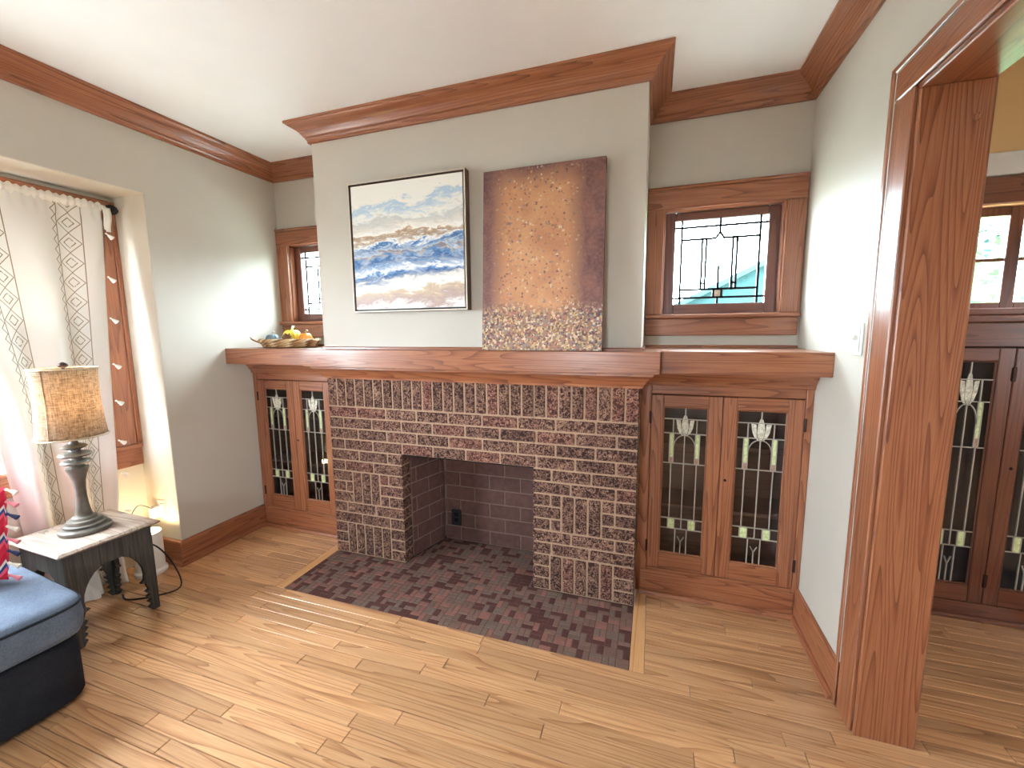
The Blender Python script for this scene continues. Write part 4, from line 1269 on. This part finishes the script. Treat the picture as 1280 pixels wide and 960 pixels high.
# ------------------------------------------------------------------ sofa ottoman and pillow
def fabric(name, c0, c1):
    t = NT(name); p = t.pos('pos', False)
    a = t.noise(t.scale(p, (900, 120, 900)), 1, 2); b = t.noise(t.scale(p, (120, 900, 120)), 1, 2); c = t.noise(p, 9, 4)
    g_ = t.math('ADD', t.math('ADD', t.math('MULTIPLY', a, .35), t.math('MULTIPLY', b, .35)), t.math('MULTIPLY', c, .3))
    t.bump(g_, .3, .003)
    return t.out(t.ramp(g_, [(.36, s2l(c0)), (.64, s2l(c1))]), .95, .15)
DENIM = fabric('blue_denim_fabric', (70, 79, 93), (114, 125, 142))
DENIM2 = fabric('dark_blue_denim', (24, 25, 29), (44, 46, 52))
SX0, SX1, SY0, SY1 = -1.0, -.135, -2.2, -1.20
sf = tag(empty('ottoman', ((SX0 + SX1) / 2, (SY0 + SY1) / 2, 0)), 'blue denim upholstered ottoman beside the side table', 'ottoman')
SXc, SYc = (SX0 + SX1) / 2, (SY0 + SY1) / 2
def cushion(x0, x1, y0, y1, z0, z1, puff, rad, name, mat, par):
    hx, hy = (x1 - x0) / 2, (y1 - y0) / 2
    n_ = 28
    def sup(u, v, e_):    # rounded rectangle ring point
        a = 2 * math.pi * u
        c_, s_ = math.cos(a), math.sin(a)
        return math.copysign(abs(c_) ** e_, c_), math.copysign(abs(s_) ** e_, s_)
    rings = []
    for z, k in ((z0, -rad * .9), (z0 + rad * .35, -rad * .25), (z0 + rad, 0), ((z0 + z1) / 2, puff * .3), (z1 - rad, 0), (z1 - rad * .5, -rad * .13), (z1 - rad * .15, -rad * .5), (z1, -rad)):
        rings.append([((hx + k) * sup(i / 96, 0, .16)[0], (hy + k) * sup(i / 96, 0, .16)[1], z) for i in range(96)])
    top = rings[-1]
    for f in (.93, .8, .6, .35, .1): rings.append([(x * f, y * f, z1 + puff * (1 - f ** 3)) for x, y, z in top])
    return MB().loft(rings).build(name, mat, par, smooth=True)
sf.rotation_euler = (0, 0, math.radians(-5))
sf.location = Vector((SX1, SY1 - .012, 0)) - Matrix.Rotation(math.radians(-5), 3, 'Z') @ Vector(((SX1 - SX0) / 2, (SY1 - SY0) / 2, 0))
cushion(SX0, SX1 - .012, SY0, SY1 - .010, .012, .27, .0, .025, 'body', DENIM2, sf)
cushion(SX0 - .01, SX1 + .018, SY0 - .01, SY1 + .012, .272, .43, .012, .035, 'seat_cushion', DENIM, sf)
hx, hy = (SX1 - SX0) / 2 + .012, (SY1 - SY0) / 2 + .006
def sring(hx, hy, z): return [(hx * math.copysign(abs(math.cos(a)) ** .16, math.cos(a)), hy * math.copysign(abs(math.sin(a)) ** .16, math.sin(a)), z) for a in [2 * math.pi * k / 96 for k in range(97)]]
MB().tube(sring(hx + .003, hy + .003, .405), .005, 6, caps=False).build('piping', DENIM2, sf, smooth=True)
for sx in (-1, 1):
    for sy in (-1, 1):
        MB().lathe([(0, 0), (.02, 0), (.026, .054), (0, .054)], 14, (sx * (hx - .08), sy * (hy - .08), 0), caps=False).build('foot', BLACKP, sf)

def pillow_mat():
    t = NT('striped_kilim_fabric'); p = t.pos('obj', False)
    sp = t.new('ShaderNodeSeparateXYZ', {0: p})
    zg = t.math('ADD', t.math('MULTIPLY', sp.outputs[2], 9), t.math('MULTIPLY', t.math('PINGPONG', sp.outputs[0], .02), 14))
    f = t.math('FRACT', zg)
    return t.out(t.ramp(f, [(0, s2l((200, 44, 66))), (.34, s2l((226, 92, 110))), (.5, s2l((44, 70, 128))), (.64, s2l((206, 204, 198))), (.76, s2l((180, 36, 56)))], 'CONSTANT'), .95, .1)
pw = tag(empty('throw_pillow', (-.69, -1.362, .448)), 'red and blue striped throw pillow with tassels on the ottoman', 'pillow')
pw.rotation_euler = (0, -.12, math.radians(-60))
def pf_(u, v):
    a, b = 2 * u - 1, 2 * v - 1
    th = .075 * (max(0, 1 - a ** 4) * max(0, 1 - b ** 4)) ** .6
    return a, b, th
mbp = MB()
for s_ in (-1, 1):
    mbp.grid(lambda u, v, s_=s_: (s_ * pf_(u, v)[2], pf_(u, v)[0] * .20 * (1 - .05 * (1 - pf_(u, v)[1] ** 2)), .19 + pf_(u, v)[1] * .19 * (1 - .05 * (1 - pf_(u, v)[0] ** 2))), 24, 24)
mbp.build('cover', pillow_mat(), pw, smooth=True)
TASC = [plain('pink_yarn', (214, 130, 140), .9), plain('cream_yarn', (226, 216, 200), .9), plain('navy_yarn', (40, 48, 90), .9)]
for k in range(8):
    o = MB().lathe([(0, 0), (.005, -.002), (.006, -.008), (.004, -.012), (.010, -.045), (0, -.045)], 10, caps=False).build('tassel', TASC[k % 3], pw, smooth=True, loc=(0, .198, .02 + k * .05)); o.rotation_euler = (1.1, 0, 0)

# ------------------------------------------------------------------ outside: ground, neighbour's house, garden shrubs
GRASS = rough_mat('gravel', (140, 138, 130), .15, 8)
struct(MB().box(-40, 40, -40, 40, -.75, -.7).build('ground_outside', GRASS), 'grey gravel ground around the house', 'ground')
SIDING = rough_mat('teal_siding', (24, 52, 52), .08, 6)
ROOFM = rough_mat('teal_grey_shingle', (24, 48, 50), .15, 20)
nh = tag(empty('neighbour_house', (4.3, 8.0, -.7)), 'teal neighbouring house seen through the right small window', 'house')
# gable end faces the window: slope rises to the right
nh_w = MB()
zz0 = .0
gx = [(-2.0, 2.55), (1.8, 4.45), (5.6, 2.55)]
nh_w.prism([(-2.0, 0), (5.6, 0), (5.6, 2.55), (1.8, 4.45), (-2.0, 2.55)], lambda p, q, a: (p, a, q), 0, 6)
nh_w.build('wall', SIDING, nh)
for k in range(24): 
    pass
for (a, b), (c, d) in zip(gx, gx[1:]):
    n_ = Vector((-(d - b), c - a)).normalized() * .1
    ex = Vector((c - a, d - b)).normalized() * .35
    A = Vector((a, b)) - (ex if a < 0 else Vector((0, 0))); B = Vector((c, d)) + (ex if c > 2 else Vector((0, 0)))
    MB().prism([tuple(A), tuple(B), tuple(B + n_), tuple(A + n_)], lambda p, q, t2: (p, t2, q), -.3, 6.3).build('roof', ROOFM, nh)

LEAF = [rough_mat('leaf_green', (96, 150, 96), .25, 6), rough_mat('leaf_light', (150, 190, 140), .25, 6)]
BARK = rough_mat('bark', (96, 74, 58), .3, 20)
def shrub(loc, rx, rz, n_, label, seed):
    rnd = random.Random(seed)
    e_ = tag(empty('garden_tree', loc), label, 'tree')
    MB().tube([(0, 0, 0), (.05, .02, rz * .6), (.0, .05, rz * 1.2)], [.09, .07, .03], 8).build('trunk', BARK, e_)
    mb = MB()
    for k in range(n_):
        while True:
            p = Vector((rnd.uniform(-1, 1), rnd.uniform(-1, 1), rnd.uniform(-1, 1)))
            if p.length < 1: break
        c = Vector((p.x * rx, p.y * rx, rz * 1.2 + p.z * rz))
        a = Vector((rnd.uniform(-1, 1), rnd.uniform(-1, 1), rnd.uniform(-.6, .6))).normalized(); b = a.cross(Vector((rnd.uniform(-1, 1), rnd.uniform(-1, 1), rnd.uniform(-1, 1)))).normalized()
        l_ = rnd.uniform(.06, .11)
        mb.poly([c - a * l_, c + b * l_ * .4, c + a * l_, c - b * l_ * .4], rnd.randint(0, 1))
    o = mb.build('foliage', LEAF, e_, recalc=False); o['kind'] = 'stuff'
    return e_
shrub((4.9, 3.4, -.7), 1.1, 1.5, 5200, 'leafy green tree outside the dining room window', 3)
